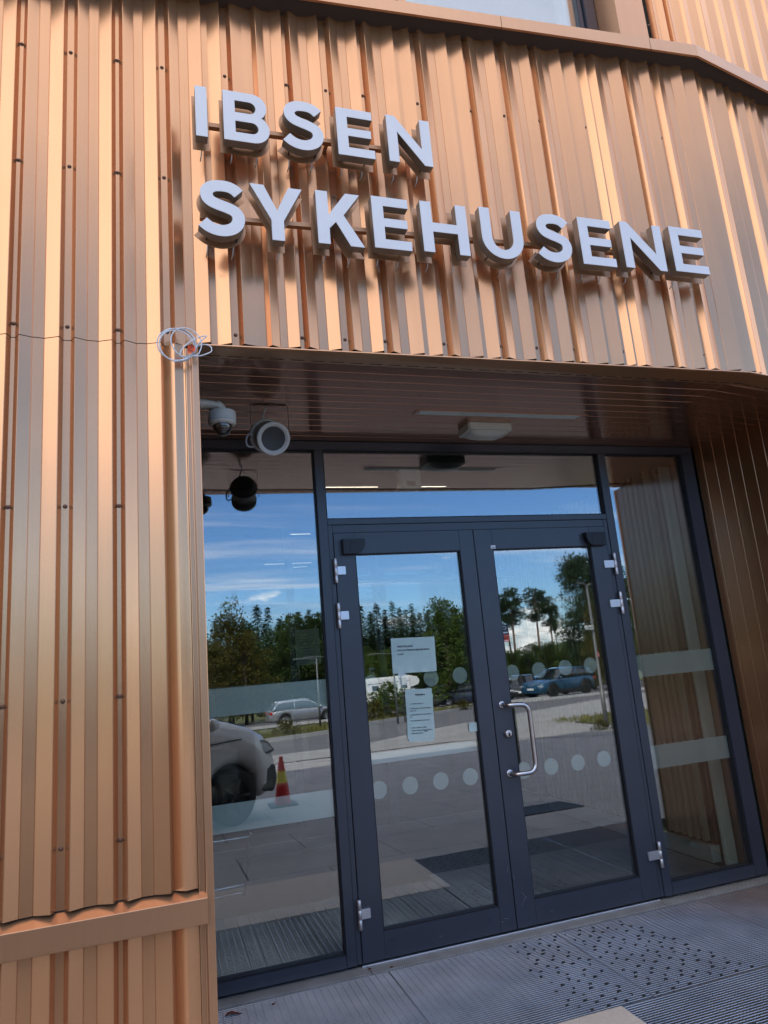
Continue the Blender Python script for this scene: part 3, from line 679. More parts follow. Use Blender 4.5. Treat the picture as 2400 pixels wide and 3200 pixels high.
gasket(0.2105, 0.826, 0.0765, 2.5915); gasket(0.876, 2.647, 2.1995, 2.5915); gasket(2.704, 3.2915, 0.0865, 2.5915)
part('gasket', bm, M['gasket'], ent)
GL = YD+0.026
for a, b2, z0, z1 in ((0.2105, 0.826, 0.0765, 2.5915), (0.876, 2.647, 2.1995, 2.5915), (2.704, 3.2915, 0.0865, 2.5915)):
    bm = bmesh.new(); box(bm, a+.0005, b2-.0005, GL, GL+0.007, z0+.0005, z1-.0005); part('pane', bm, M['glass'], ent)
# doors
def door(x0, x1, gx0, gx1, hinge_left):
    cx = (x0+x1)/2; d = empty('door', (cx, YD, 0)); d.parent = BLD; d.location = (cx-BX, YD, 0)
    def rel(bm):
        for v in bm.verts: v.co.x -= cx; v.co.y -= YD
        return bm
    z0, z1, g0, g1 = 0.027, 2.1195, 0.146, 2.004
    bm = bmesh.new()
    for a, b2, c, e in ((x0, gx0, z0, z1), (gx1, x1, z0, z1)): box(bm, a, b2, YD-0.002, YD+.062, c, e, bev=0.0015)
    box(bm, gx0+.0003, gx1-.0003, YD-0.002, YD+.062, z0, g0, bev=0.0015); box(bm, gx0+.0003, gx1-.0003, YD-0.002, YD+.062, g1, z1, bev=0.0015)
    part('leaf_frame', rel(bm), AN, d)
    bm = bmesh.new(); box(bm, gx0, gx0+.006, YD+.004, YD+.02, g0, g1); box(bm, gx1-.006, gx1, YD+.004, YD+.02, g0, g1); box(bm, gx0+.006, gx1-.006, YD+.004, YD+.02, g0, g0+.006); box(bm, gx0+.006, gx1-.006, YD+.004, YD+.02, g1-.006, g1)
    part('glazing_gasket', rel(bm), M['gasket'], d)
    bm = bmesh.new(); box(bm, gx0+.0005, gx1-.0005, YD+.018, YD+.025, g0+.0005, g1-.0005); part('pane', rel(bm), M['glass'], d)
    # hinges: three part barrel and leaf plate
    hx = (x0-0.004) if hinge_left else (x1+0.030)
    for zc in ((1.915, 1.677, 0.243) if hinge_left else (1.886, 1.648, 0.243)):
        bm = bmesh.new()
        for za, zb in ((0.0215, 0.066), (-0.0208, 0.0208), (-0.066, -0.0215)):
            lathe(bm, [(0, za), (0.0096, za), (0.0102, za+0.0008), (0.0102, zb-0.0008), (0.0096, zb), (0, zb)], 16, (hx, YD-0.016, zc), (0, 0, 1))
        lathe(bm, [(0, -0.067), (0.0088, -0.0655), (0.0088, 0.0655), (0, 0.067)], 10, (hx, YD-0.016, zc), (0, 0, 1))
        if hinge_left: box(bm, hx+0.006, hx+0.055, YD-0.016, YD-0.0022, zc-.022, zc+.022, bev=0.002)
        else: box(bm, hx-0.078, hx-0.006, YD-0.016, YD-0.0022, zc-.022, zc+.022, bev=0.002)
        part('hinge', rel(bm), M['alu'], d)
    # drainage caps
    for dx in ((gx0+0.05, ) if hinge_left else ()) + ((gx1-0.05,) if hinge_left else (gx0+.055, gx1-.055)):
        bm = bmesh.new(); box(bm, dx-.016, dx+.016, YD-.006, YD-.002, 0.098, 0.106, bev=0.001); part('drain_cap', rel(bm), AN, d)
    return d, rel, cx
dl, rel_l, cxl = door(0.9045, 1.7275, 1.017, 1.638, True)
dr, rel_r, cxr = door(1.7325, 2.6185, 1.844, 2.502, False)
bm = bmesh.new(); box(bm, 1.004, 1.650, YD+.064, YD+.085, 0.908, 0.960, bev=0.003); M['pale_band'] = mat('pale_band', (0.46, 0.54, 0.53), 0.4); part('push_bar', rel_l(bm), M['pale_band'], dl)
for d_, rel_, q in ((dl, rel_l, ((1.705, .30, .012, .03), (1.69, .085, -.03, .004), (1.66, .075, -.02, .001), (1.30, .07, .02, .002))), (dr, rel_r, ((1.745, .26, -.004, .022), (1.765, .12, .035, .05), (1.80, .16, -.02, .03), (1.93, .075, .016, .003), (1.752, .44, .003, .012)))):
    for x_, z_, dx_, dz_ in q:                # little scratches low on the leaves
        bm = bmesh.new(); tube(bm, [(x_, YD-.0021, z_), (x_+dx_*.5, YD-.0022, z_+dz_*.6), (x_+dx_, YD-.0021, z_+dz_)], .0005, 4); part('scratch', rel_(bm), M['scratch'], d_)
# sensors with quarter round end
def closer(d, rel, x0, x1, z0, z1, flip, cx):
    lp = []
    n = 10; r = 0.052
    a, b2 = (0, x1-x0)
    pts = [(0, 0), (0, z1-z0), (b2, z1-z0)]
    for i in range(n+1):
        th = i/n*math.pi/2; pts.append((b2-r+r*math.cos(th), (z1-z0)*0.78-(z1-z0)*0.78*math.sin(th)))
    if flip: pts = [(x1-x0-px, pz) for px, pz in pts]
    bm = bmesh.new(); A = [bm.verts.new((x0+px, YD-0.002, z0+pz)) for px, pz in pts]; B2 = [bm.verts.new((x0+px*0.99, YD-0.042, z0+pz*0.97)) for px, pz in pts]
    bm.faces.new(A); bm.faces.new(B2); n = len(pts)
    for i in range(n): bm.faces.new((A[i], A[(i+1) % n], B2[(i+1) % n], B2[i]))
    bmesh.ops.bevel(bm, geom=[e for e in bm.edges if all(v.co.y < YD-0.03 for v in e.verts)], offset=0.003, segments=2, affect='EDGES')
    s = part('door_sensor', rel(bm), M['closer'], d)
    bm = bmesh.new(); tube(bm, [(x0+0.035, YD-0.0425, z0+0.01), (x0+0.04, YD-0.0425, z0+0.062), (x0+0.075, YD-0.0425, z0+.068)], 0.0008, 5)
    part('seam', rel(bm), M['gasket'], d)
closer(dl, rel_l, 0.944, 1.069, 2.000, 2.083, False, cxl); closer(dr, rel_r, 2.455, 2.590, 2.000, 2.083, True, cxr)
# pull handle
hp = [(1.787, YD-0.002, 1.138), (1.787, YD-0.03, 1.138), (1.790, YD-0.052, 1.138), (1.806, YD-0.070, 1.137), (1.835, YD-0.075, 1.136), (1.865, YD-0.075, 1.134)]
arc1 = [(1.865+0.045*math.sin(t_), YD-0.075, 1.134-0.045*(1-math.cos(t_))) for t_ in [i*math.pi/12 for i in range(1, 7)]]
arc2 = [(1.910-0.045*(1-math.cos(t_)), YD-0.075, 0.827-0.045*math.sin(t_)) for t_ in [i*math.pi/12 for i in range(0, 7)]]
hb_ = [(1.835, YD-0.075, 0.782), (1.806, YD-0.070, 0.7815), (1.790, YD-0.052, 0.780), (1.787, YD-0.03, 0.780), (1.787, YD-0.002, 0.780)]
bm = bmesh.new(); tube(bm, hp+arc1+[(1.910, YD-0.075, 0.98)]+arc2+hb_, 0.0128, 16)
for zz in (1.138, 0.780): lathe(bm, [(0.0, 0.008), (0.0135, 0.008), (0.0195, 0.007), (0.0205, 0.0045), (0.0205, 0.0)], 24, (1.787, YD-0.002, zz), (0, -1, 0))
part('handle', rel_r(bm), M['steel'], dr)
bm = bmesh.new(); lathe(bm, [(0, 0.024), (0.013, 0.024), (0.017, 0.0235), (0.0215, 0.019), (0.0225, 0.0)], 28, (1.800, YD-0.002, 0.985), (0, -1, 0)); part('lock', rel_r(bm), M['steel'], dr)
lk = dr.children[-1]
bm = bmesh.new(); box(bm, 1.796, 1.804, YD-0.0275, YD-0.026, 0.972, 0.990); lathe(bm, [(0, 0.0262), (0.006, 0.0262), (0.006, 0.0245)], 14, (1.800, YD-0.002, 0.977), (0, -1, 0)); part('keyhole', rel_r(bm), M['closer'], dr)
bm = bmesh.new(); box(bm, 1.832, 1.861, YD-0.0035, YD-0.0021, 2.006, 2.026); part('small_label', rel_r(bm), M['white_ink'], dr)
bm = bmesh.new(); box(bm, 1.838, 1.856, YD-0.0042, YD-0.0036, 2.011, 2.015); part('label_print', rel_r(bm), mat('blue_ink', (0.1, 0.2, 0.45), 0.5), dr)
# frosted film: bands and dots (inside face of the glass)
def film(name, x0, x1, z0, z1, parent, rel=None, mt='film'):
    bm = bmesh.new(); box(bm, x0, x1, GL+0.0075, GL+0.0078, z0, z1)
    part(name, rel(bm) if rel else bm, M[mt], parent)
M['film_bright'] = film_mat(); M['film_bright'].node_tree.nodes['Mix Shader'].inputs[0].default_value = 0.92; M['film_bright'].node_tree.nodes['Diffuse BSDF'].inputs[0].default_value = (0.62, 0.70, 0.66, 1)  # paler copy of the film, makes up for weak light on the left bands
for z0, z1 in ((1.226, 1.360), (0.693, 0.821)): film('frosted_band', 0.217, 0.820, z0, z1, ent, mt='film_bright')
for z0, z1 in ((1.203, 1.333), (0.680, 0.810)): film('frosted_band', 2.710, 3.285, z0, z1, ent, mt='film_thin')
def dots(parent, rel, xs, zs):
    bm = bmesh.new()
    for z in zs:
        for x in xs:
            n = 40; vs = [bm.verts.new((x+0.0435*math.cos(2*math.pi*i/n), YD+0.0256, z+0.0435*math.sin(2*math.pi*i/n))) for i in range(n)]; bm.faces.new(vs)
    bmesh.ops.bisect_plane(bm, geom=bm.verts[:]+bm.edges[:]+bm.faces[:], plane_co=(1.0235, 0, 0), plane_no=(-1, 0, 0), clear_outer=(xs[0] < 1.2))
    part('frosted_dots', rel(bm), M['film'], parent)
dots(dl, rel_l, (1.057, 1.227, 1.398, 1.568), (1.315, 0.787)); dots(dr, rel_r, (1.888, 2.058, 2.230, 2.400), (1.302, 0.779))

# ------------------------------------------------------------------ notices behind the glass
YP = YD+0.0128
def sheetpaper(name, x0, x1, z0, z1, tilt, label, bow=0.0):
    cx, cz = (x0+x1)/2, (z0+z1)/2; r = empty(name, (cx, YP, cz), label=label, cat='notice'); r.rotation_euler = (0, R(tilt), 0)
    bm = bmesh.new(); n = 10; w, h = x1-x0, z1-z0
    vs = [[bm.verts.new((-w/2+w*i/n+bow*math.sin(j/n*5), 0.0012+0.0022*math.sin(i*1.1+j*.7)**2, -h/2+h*j/n)) for j in range(n+1)] for i in range(n+1)]
    for i in range(n):
        for j in range(n): bm.faces.new((vs[i][j], vs[i+1][j], vs[i+1][j+1], vs[i][j+1]))
    link_mesh('sheet', bm, M['paper'], r, True); return r
p1_ = sheetpaper('notice', 1.182, 1.433, 1.352, 1.537, 1.5, 'landscape paper notice with three printed lines taped inside the left door glass, the upper one')
for i, (tx, w_) in enumerate((('IBSENSYKEHUSENE:', 0.088), ('RING TLF: 47790533 FOR HJELP MED ÅPNING', 0.182), ('AV DØR', 0.034))):
    text_mesh('print_line', tx, 0.0115, M['ink_soft'], p1_, (-0.092, -0.0006, 0.044-i*0.0205), w_, bold=0.0003)
p2_ = sheetpaper('notice', 1.236, 1.388, 1.012, 1.265, 2.5, 'upright paper notice headed Helsehuset taped inside the left door glass, the lower one', 0.002)
text_mesh('heading', 'Helsehuset', 0.0105, M['black_ink'], p2_, (-0.022, -0.0006, 0.094), 0.054, bold=0.0005)
for tx, x, z, w_ in (('1 etg. Helsehusresepsjon 1. etg.', -0.055, 0.050, 0.075), ('2. etg. Fysioterapeut og ergoterapeut / Helsestasjon', -0.055, 0.026, 0.117), ('voksne mfl.', -0.055, 0.014, 0.034), ('3 etg. Hjemmetjenesten hvitt / Tekniske hjelpemidler', -0.055, -0.006, 0.118), ('dag', -0.055, -0.017, 0.010),
        ('4 etg. Legevakt/ambulanse/Kommuneoverlegen', -0.055, -0.036, 0.107), ('Korttid – avdelingene', -0.052, -0.072, 0.06), ('Legevakt- og ambulanseavdelingen følg skilting', -0.052, -0.086, 0.112), ('Avdelingssykepleier/ansatte', -0.052, -0.100, 0.064)):
    text_mesh('print_line', tx, 0.0066, M['ink_soft'], p2_, (x, -0.0006, z), w_, bold=0.0002)
for x, z in ((0.012, -0.070), (0.018, -0.0905)):
    bm = bmesh.new(); pts = [(0, .0018), (.013, .0018), (.013, .0048), (.020, 0), (.013, -.0048), (.013, -.0018), (0, -.0018)]
    bm.faces.new([bm.verts.new((x+a, -0.0006, z+b2)) for a, b2 in pts]); link_mesh('arrow', bm, M['ink_soft'], p2_)
p3_ = sheetpaper('notice', 1.246, 1.386, 1.000, 1.242, 4.0, 'loose second sheet showing below and behind the lower notice'); p3_.location.y += 0.0008; p3_.location.z -= .004
p4_ = sheetpaper('notice', 1.585, 1.634, 1.015, 1.060, 0.0, 'small white card at the right edge of the left door glass')
# sticker
stk = empty('sticker', (1.8645, YD+0.0168, 1.523), label='black and red security sticker on the right door glass', cat='sticker')
bm = bmesh.new(); box(bm, -0.0245, 0.0245, -0.0002, 0.0002, -0.010, 0.048); link_mesh('black_panel', bm, M['sticker_black'], stk)
bm = bmesh.new(); box(bm, -0.0245, 0.0245, -0.0002, 0.0002, -0.048, -0.0103); link_mesh('red_panel', bm, M['sticker_red'], stk)
bm = bmesh.new(); tube(bm, [(0.009*math.cos(a), -0.0004, 0.029+0.009*math.sin(a)) for a in [2*math.pi*i/24 for i in range(24)]], 0.0009, 5, True)
tube(bm, [(0.014*math.cos(a), -0.0004, 0.029+0.014*math.sin(a)) for a in [math.pi*i/14*0.8+1.9 for i in range(12)]], 0.0004, 5); tube(bm, [(0.014*math.cos(a), -0.0004, 0.029+0.014*math.sin(a)) for a in [math.pi*i/14*0.8-1.2 for i in range(12)]], 0.0004, 5)
link_mesh('emblem', bm, M['white_ink'], stk)
text_mesh('lettering', 'VERISURE', 0.0095, M['white_ink'], stk, (-0.0205, -0.0007, -0.0005), 0.041, bold=0.0003)
text_mesh('lettering', 'BESKYTTET', 0.0095, M['black_ink'], stk, (-0.021, -0.0007, -0.0245), 0.042, bold=0.0004)
text_mesh('lettering', 'OMRÅDE', 0.0095, M['black_ink'], stk, (-0.0165, -0.0007, -0.0345), 0.034, bold=0.0004)
bm = bmesh.new(); box(bm, -0.018, 0.018, -0.0008, -0.0003, -0.0438, -0.0408); link_mesh('underline', bm, M['white_ink'], stk)
# ------------------------------------------------------------------ letters
def arc(cx, cy, rx, ry, a0, a1, n=16): return [(cx+rx*math.cos(R(a0+(a1-a0)*i/n)), cy+ry*math.sin(R(a0+(a1-a0)*i/n))) for i in range(n+1)]
T = 0.205
def glyph(ch, w, grow=0.0):
    if ch == 'I': return [[(0, 0), (w, 0), (w, 1), (0, 1)]]
    if ch == 'E': return [[(0, 0), (w, 0), (w, .175), (T, .175), (T, .42), (w*.93, .42), (w*.93, .585), (T, .585), (T, .825), (w*.985, .825), (w*.985, 1), (0, 1)]]
    if ch == 'H': return [[(0, 0), (T, 0), (T, .41), (w-T, .41), (w-T, 0), (w, 0), (w, 1), (w-T, 1), (w-T, .59), (T, .59), (T, 1), (0, 1)]]
    if ch == 'N': return [[(0, 0), (T*.97, 0), (T*.97, .66), (w-T*.8, 0), (w, 0), (w, 1), (w-T*.97, 1), (w-T*.97, .35), (T*.8, 1), (0, 1)]]
    if ch == 'Y':
        h = .37; c = w/2; return [[(c-T/2, 0), (c+T/2, 0), (c+T/2, h), (w, 1), (w-.225, 1), (c, .55), (.225, 1), (0, 1), (c-T/2, h)]]
    if ch == 'K': return [[(0, 0), (T, 0), (T, .30), (.325, .43), (w-.245, 0), (w, 0), (.465, .575), (w-.03, 1), (w-.28, 1), (T, .555), (T, 1), (0, 1)]]
    if ch == 'U':
        r = w/2; return [[(0, 1)]+arc(r, .40, r, .415, 180, 360, 26)+[(w, 1), (w-T, 1)]+arc(r, .40, r-T, .235, 360, 180, 22)+[(T, 1)]]
    if ch == 'B':
        if grow: g_ = grow; return [[(-g_, -g_)]+arc(w-.285, .285, .285+g_, .285+g_, -90, 50, 18)+arc(w-.30, .735, .262+g_, .265+g_, -52, 90, 18)+[(-g_, 1+g_)]]
        o = [(0, 0)]+arc(w-.285, .285, .285, .285, -90, 58, 18)+arc(w-.30, .735, .262, .265, -62, 90, 18)+[(0, 1)]
        return [o, [(.2, .175)]+arc(w-.31, .29, .115, .115, -90, 90, 12)+[(.2, .405)], [(.2, .58)]+arc(w-.345, .70, .115, .12, -90, 90, 12)+[(.2, .82)]]
    if ch == 'S':
        c = [(.685, .795), (.60, .865), (.50, .90), (.375, .905), (.245, .88), (.155, .805), (.145, .70), (.205, .615), (.33, .56), (.47, .52), (.60, .465), (.665, .375), (.655, .255), (.575, .155), (.44, .100), (.30, .100), (.17, .145), (.065, .225)]
        c = [(x*w/.79, y) for x, y in c]; sp = smooth_path([(x, y, 0) for x, y in c], 4); L_, R_ = [], []
        if grow: sp[0] = sp[0]+(sp[0]-sp[1]).normalized()*grow; sp[-1] = sp[-1]+(sp[-1]-sp[-2]).normalized()*grow
        for i, p in enumerate(sp):
            a = sp[max(i-1, 0)]; b2 = sp[min(i+1, len(sp)-1)]; tt = (b2-a).normalized(); nn = Vector((-tt.y, tt.x, 0)); L_.append((p+nn*(T*.485+grow))[:2]); R_.append((p-nn*(T*.485+grow))[:2])
        return [L_+R_[::-1]]
def sign_line(name, label, items, h, railz):
    x0 = items[0][1]; root = empty(name, (x0, 0, railz(x0)), label=label, cat='sign lettering', group='silver channel letters over the entrance')
    zr = railz(x0)
    for ch, xa, xb2, z0 in items:
        w = (xb2-xa)/h; gl = glyph(ch, w); lo = [[(px*h, py*h) for px, py in lp] for lp in gl]
        slope = -R(0.0)
        f = curve_mesh('letter', lo, 0.037, M['letter_side'], root)
        f.rotation_euler = (R(90), 0, 0); f.location = (xa-x0, -0.1405, z0-zr)
        fc = curve_mesh('letter_face', lo, 0.002, M['letter'], f, offset=0.0); fc.location = (0, 0, 0.0198)
        pl = curve_mesh('back_plate', [[(px*h, py*h) for px, py in glyph(ch, w, 0.0095/h)[0]]] if ch in 'SB' else [lo[0]], 0.002, M['plate'], root, offset=0.0 if ch in 'SB' else 0.0095)
        pl.rotation_euler = (R(90), 0, 0); pl.location = (xa-x0, -0.094, z0-zr)
        bm = bmesh.new()                       # stand-offs and the drip spouts under the plate
        for k in (0.18, 0.82):
            xx = xa-x0+(xb2-xa)*(k if ch not in 'IY' else 0.5+(k-.5)*.2)
            if ch in 'BEHUNKS': tube(bm, [(xx, -0.122, z0-zr+h*(.10 if ch != 'H' else .2)), (xx, -0.095, z0-zr+h*(.10 if ch != 'H' else .2))], 0.003, 8)
        link_mesh('stand_off', bm, M['closer'], root) if len(bm.verts) else bm.free()
        for k in ((.2, .75) if ch not in 'IYU' else (.55,)):
            bm = bmesh.new(); xx = xa-x0+(xb2-xa)*k; zb = z0-zr-0.004
            tube(bm, [(xx, -0.093, zb+.004), (xx, -0.088, zb-0.004), (xx-.002, -0.084, zb-0.022), (xx-.004, -0.06, zb-.028)], 0.0024, 7)
            link_mesh('cable_spout', bm, M['clear'], root)
    bm = bmesh.new(); xe = items[-1][2]
    ze = railz(xe)-zr
    for dz in (0,):
        A = []; B2 = []
        for yy, zz in ((-0.091, -0.009), (-0.069, -0.009), (-0.069, 0.009), (-0.091, 0.009)):
            A.append(bm.verts.new((0.01, yy, zz))); B2.append(bm.verts.new((xe-x0-.01, yy, ze+zz)))
        for k in range(4): bm.faces.new((A[k], B2[k], B2[(k+1) % 4], A[(k+1) % 4]))
        bm.faces.new(A[::-1]); bm.faces.new(B2)
    k = 0.12
    while k < xe-x0-.05:                      # brackets to the wall
        box(bm, k-.008, k+.008, -0.0689, -0.0005, ze*k/(xe-x0)-.0085, ze*k/(xe-x0)+.0085); k += 0.42
    fix(bm); link_mesh('rail', bm, M['plate'], root)
    return root
M['clear'] = mat('clear_tube', (0.42, 0.38, 0.35), 0.15, 0, 0.6, 0.6)
h1 = 0.226; z1f = lambda x: 3.449+0.019*(x-.165)
sign_line('building_sign', 'upper row of silver letters reading IBSEN over copper back plates', [(c, a, b2, z1f(a)) for c, a, b2 in (('I', .1655, .2095), ('B', .2715, .4505), ('S', .504, .675), ('E', .730, .888), ('N', .9505, 1.147))], h1, lambda x: z1f(x)+.118)
h2 = 0.236; z2f = lambda x: 3.026+0.031*(x-.167)
sign_line('building_sign', 'lower row of silver letters reading SYKEHUSENE over copper back plates', [(c, a, b2, z2f(a)) for c, a, b2 in (('S', .165, .340), ('Y', .360, .564), ('K', .619, .808), ('E', .851, 1.011), ('H', 1.064, 1.273), ('U', 1.338, 1.536), ('S', 1.604, 1.782), ('E', 1.829, 2.005), ('N', 2.057, 2.284), ('E', 2.335, 2.531))], h2, lambda x: z2f(x)+.125)

# ------------------------------------------------------------------ fittings under the soffit
# dome camera on a wall arm
c = empty('security_camera', (0.1535, 0.35, 2.55), label='white dome security camera on an arm at the left jamb', cat='camera')
bm = bmesh.new(); pts = [(0, 0, .010), (0.02, 0, .010), (0.05, 0, 0.008), (0.085, 0, 0.0), (0.108, 0, -0.012), (0.116, 0, -0.030)]
tube(bm, smooth_path(pts, 4), [0.036-0.0006*i for i in range(21)], 16)
for v in bm.verts: v.co.z = v.co.z if v.co.x > 0.1 else (v.co.z*0.62-0.002)
link_mesh('arm', bm, M['white_plastic'], c, True)
dxx = 0.119
bm = bmesh.new(); lathe(bm, [(0, -0.028), (0.048, -0.028), (0.056, -0.031), (0.0575, -0.036), (0.0575, -0.074), (0.0585, -0.075), (0.0585, -0.079), (0.055, -0.084), (0.046, -0.091), (0.0415, -0.092), (0.040, -0.088)], 40, (dxx, 0, 0)); link_mesh('housing', bm, M['white_plastic'], c)
bm = bmesh.new(); lathe(bm, [(0.0402, -0.090)]+[(0.0402*math.cos(a), -0.093-0.044*math.sin(a)) for a in [i*math.pi/20 for i in range(0, 10)]]+[(0, -0.137)], 40, (dxx, 0, 0)); link_mesh('dome', bm, M['dark_dome'], c)
bm = bmesh.new()
for a in (200, 245, 290, 335, 20): lathe(bm, [(0, 0), (0.0022, 0), (0.0022, -0.002)], 8, (dxx+.0500*math.cos(R(a)), .0500*math.sin(R(a)), -0.0885), (0, 0, 1))
tube(bm, [(dxx+.0588*math.cos(a), .0588*math.sin(a), -0.0755) for a in [2*math.pi*i/32 for i in range(32)]], 0.0006, 4, True)
link_mesh('housing_screws', bm, M['closer'], c)
# loudspeaker on a bracket
sp_c = Vector((0.507, 0.55, 2.480)); ax = Vector((0.02, -0.80, -0.60)); ax = Vector((0.10, -0.90, -0.42)).normalized()
s_ = empty('loudspeaker', sp_c, label='round white projector loudspeaker hanging from the soffit bracket', cat='loudspeaker')
bm = bmesh.new(); lathe(bm, [(0, -0.125), (0.055, -0.122), (0.066, -0.11), (0.0745, -0.085), (0.0745, -0.082), (0.072, -0.080), (0.072, 0.028), (0.0765, 0.030), (0.0765, 0.060), (0.0735, 0.0615), (0.062, 0.058), (0.0555, 0.052)], 48, (0, 0, 0), ax); link_mesh('body', bm, M['grey_plastic'], s_)
bm = bmesh.new(); lathe(bm, [(0.0556, 0.0525), (0.05, 0.050), (0.036, 0.0495), (0.035, 0.0490), (0, 0.0485)], 40, (0, 0, 0), ax); link_mesh('grille', bm, M['grille'], s_)
bm = bmesh.new(); lathe(bm, [(0.0745, -0.088), (0.0815, -0.084), (0.0825, -0.068), (0.0765, -0.062), (0.0722, -0.062)], 48, (0, 0, 0), ax); link_mesh('rear_ring', bm, M['grey_plastic'], s_)
bm = bmesh.new(); zt = ZS-sp_c.z-0.003
up = [(-0.0885, 0, -0.005), (-0.0885, 0, zt-.012), (-0.083, 0, zt-.004), (-0.074, 0, zt), (0.074, 0, zt), (0.083, 0, zt-.004), (0.0885, 0, zt-.012), (0.0885, 0, -0.005)]
for (xa, _, za), (xb2, _, zb) in zip(up, up[1:]):
    vs = []
    for (x, z) in ((xa, za), (xb2, zb)):
        for dy in (-0.006, 0.006): vs.append(bm.verts.new((x, dy, z)))
    f = bm.faces.new((vs[0], vs[1], vs[3], vs[2]))
ret = bmesh.ops.solidify(bm, geom=bm.faces[:], thickness=0.0028); fix(bm); link_mesh('bracket', bm, M['white_plastic'], s_)
bm = bmesh.new(); tube(bm, smooth_path([(-0.01, 0.03, zt), (-0.02, 0.028, zt-.03), (-0.03, 0.04, zt-.06), (-0.06, 0.06, 0.02), (-.09, .04, 0.03), (-.108, .03, -.005), (-.10, .03, -.035), (-.07, .05, -.03)], 6), 0.0042, 8); link_mesh('cable', bm, M['cable'], s_, True)
bm = bmesh.new()
for x in (-0.089, 0.089): lathe(bm, [(0, 0.006 if x > 0 else -0.006), (0.006, 0.005 if x > 0 else -0.005), (0.006, 0)], 12, (x, 0, -0.002), (1, 0, 0))
link_mesh('pivot_screw', bm, M['screw'], s_)
# recessed slot light in the soffit
lg = empty('soffit_light', (1.75, 0.59, ZS), label='long recessed slot light in the brown soffit', cat='light')
ang = math.atan2(0.03, 0.96)
bm = bmesh.new(); box(bm, -0.50, 0.50, -0.036, 0.036, -0.0030, 0.006, bev=0.001); o = link_mesh('trim', bm, M['soffit'], lg); 
bm = bmesh.new(); box(bm, -0.478, 0.452, -0.028, 0.020, -0.0050, -0.0032); link_mesh('cover', bm, M['slot'], lg)
# emergency luminaire
el = empty('emergency_lamp', (1.735, 0.785, ZS), label='small white square lamp with clear lens on the soffit before the transom', cat='lamp')
bm = bmesh.new()
A = [(-0.13, -0.075), (0.13, -0.075), (0.13, 0.075), (-0.13, 0.075)]
def ring(sx, sy, z): return [bm.verts.new((x*sx, y*sy, z)) for x, y in A]
r0, r1 = ring(1, 1, -0.001), ring(1, 1, -0.040)
for i in range(4): bm.faces.new((r0[i], r1[i], r1[(i+1) % 4], r0[(i+1) % 4]))
bm.faces.new(r1); bmesh.ops.bevel(bm, geom=[e for e in bm.edges if abs(e.verts[0].co.z-e.verts[1].co.z) > .01], offset=0.008, segments=3, affect='EDGES'); fix(bm)
link_mesh('housing', bm, M['white_plastic'], el)
bm = bmesh.new()
nx, ny = 16, 8; g = [[bm.verts.new((-0.12+0.24*i/nx, -0.066+0.132*j/ny, -0.0405-0.028*(1-(2*i/nx-1)**4)*(1-(2*j/ny-1)**4))) for j in range(ny+1)] for i in range(nx+1)]
for i in range(nx):
    for j in range(ny): bm.faces.new((g[i][j], g[i][j+1], g[i+1][j+1], g[i+1][j]))
link_mesh('lens', bm, M['diffuser'], el, True)
# cable coil with orange tag
cc = empty('cable_coil', (0.094, -0.05, 2.627), label='coil of white cable with an orange tag stuck on the corner of the copper wall', cat='cable')
def bp_(X, Y): # picture-independent local layout in metres
    return X, Y
cc.scale = (.88, .8, .92)
random.seed(3)
bm = bmesh.new(); pts = []
def ell(cx, cz, rx, rz, rot, a0, a1, n, y0=0.0, y1=0.0):
    o = []
    for i in range(n):
        a = R(a0+(a1-a0)*i/(n-1)); x, z = rx*math.cos(a), rz*math.sin(a); c_, s2 = math.cos(R(rot)), math.sin(R(rot))
        o.append((cx+x*c_-z*s2, y0+(y1-y0)*i/(n-1)+0.004*math.sin(a*1.7), cz+x*s2+z*c_))
    return o
p = []
p += ell(-0.018, 0.000, 0.077, 0.069, 8, -60, 300, 22, -0.004, -0.010)
p += ell(-0.012, -0.004, 0.074, 0.072, 20, -60, 290, 20, -0.010, -0.014)
p += ell(-0.016, -0.010, 0.070, 0.066, -10, -70, 280, 20, -0.014, -0.018)
p += ell(0.022, 0.004, 0.060, 0.066, 30, -80, 235, 18, -0.018, -0.020)
p += [(0.03, -0.02, -0.055), (0.075, -0.022, -0.052), (0.100, -0.022, -0.043), (0.124, -0.02, -0.028), (0.120, -0.018, -0.006), (0.095, -0.015, 0.002), (0.070, -0.012, -0.006), (0.056, -0.014, -0.014)]
tube(bm, smooth_path(p, 3), 0.0025, 8)
q = [(0.055, -0.012, -0.028), (0.075, -0.02, 0.006), (0.103, -0.024, 0.032), (0.098, -0.024, 0.036), (0.06, -0.024, 0.022), (0.02, -0.026, -0.010), (-0.002, -0.026, -0.040), (0.0, -0.024, -0.058), (0.02, -0.02, -0.055)]
tube(bm, smooth_path(q, 5), 0.0025, 8); link_mesh('cable', bm, M['cable'], cc, True)
bm = bmesh.new(); vs = [bm.verts.new(v) for v in ((0.028, -0.030, -0.012), (0.056, -0.026, -0.010), (0.058, -0.028, -0.032), (0.040, -0.034, -0.048), (0.024, -0.032, -0.046))]
bm.faces.new(vs); bmesh.ops.solidify(bm, geom=bm.faces[:], thickness=0.001); link_mesh('tag', bm, M['orange_tag'], cc)
text_mesh('tag_writing', '17', 0.013, M['black_ink'], cc, (0.040, -0.0325, -0.026), bold=0.0003); text_mesh('tag_writing', 'KV', 0.011, M['black_ink'], cc, (0.034, -0.0350, -0.040), bold=0.0003)
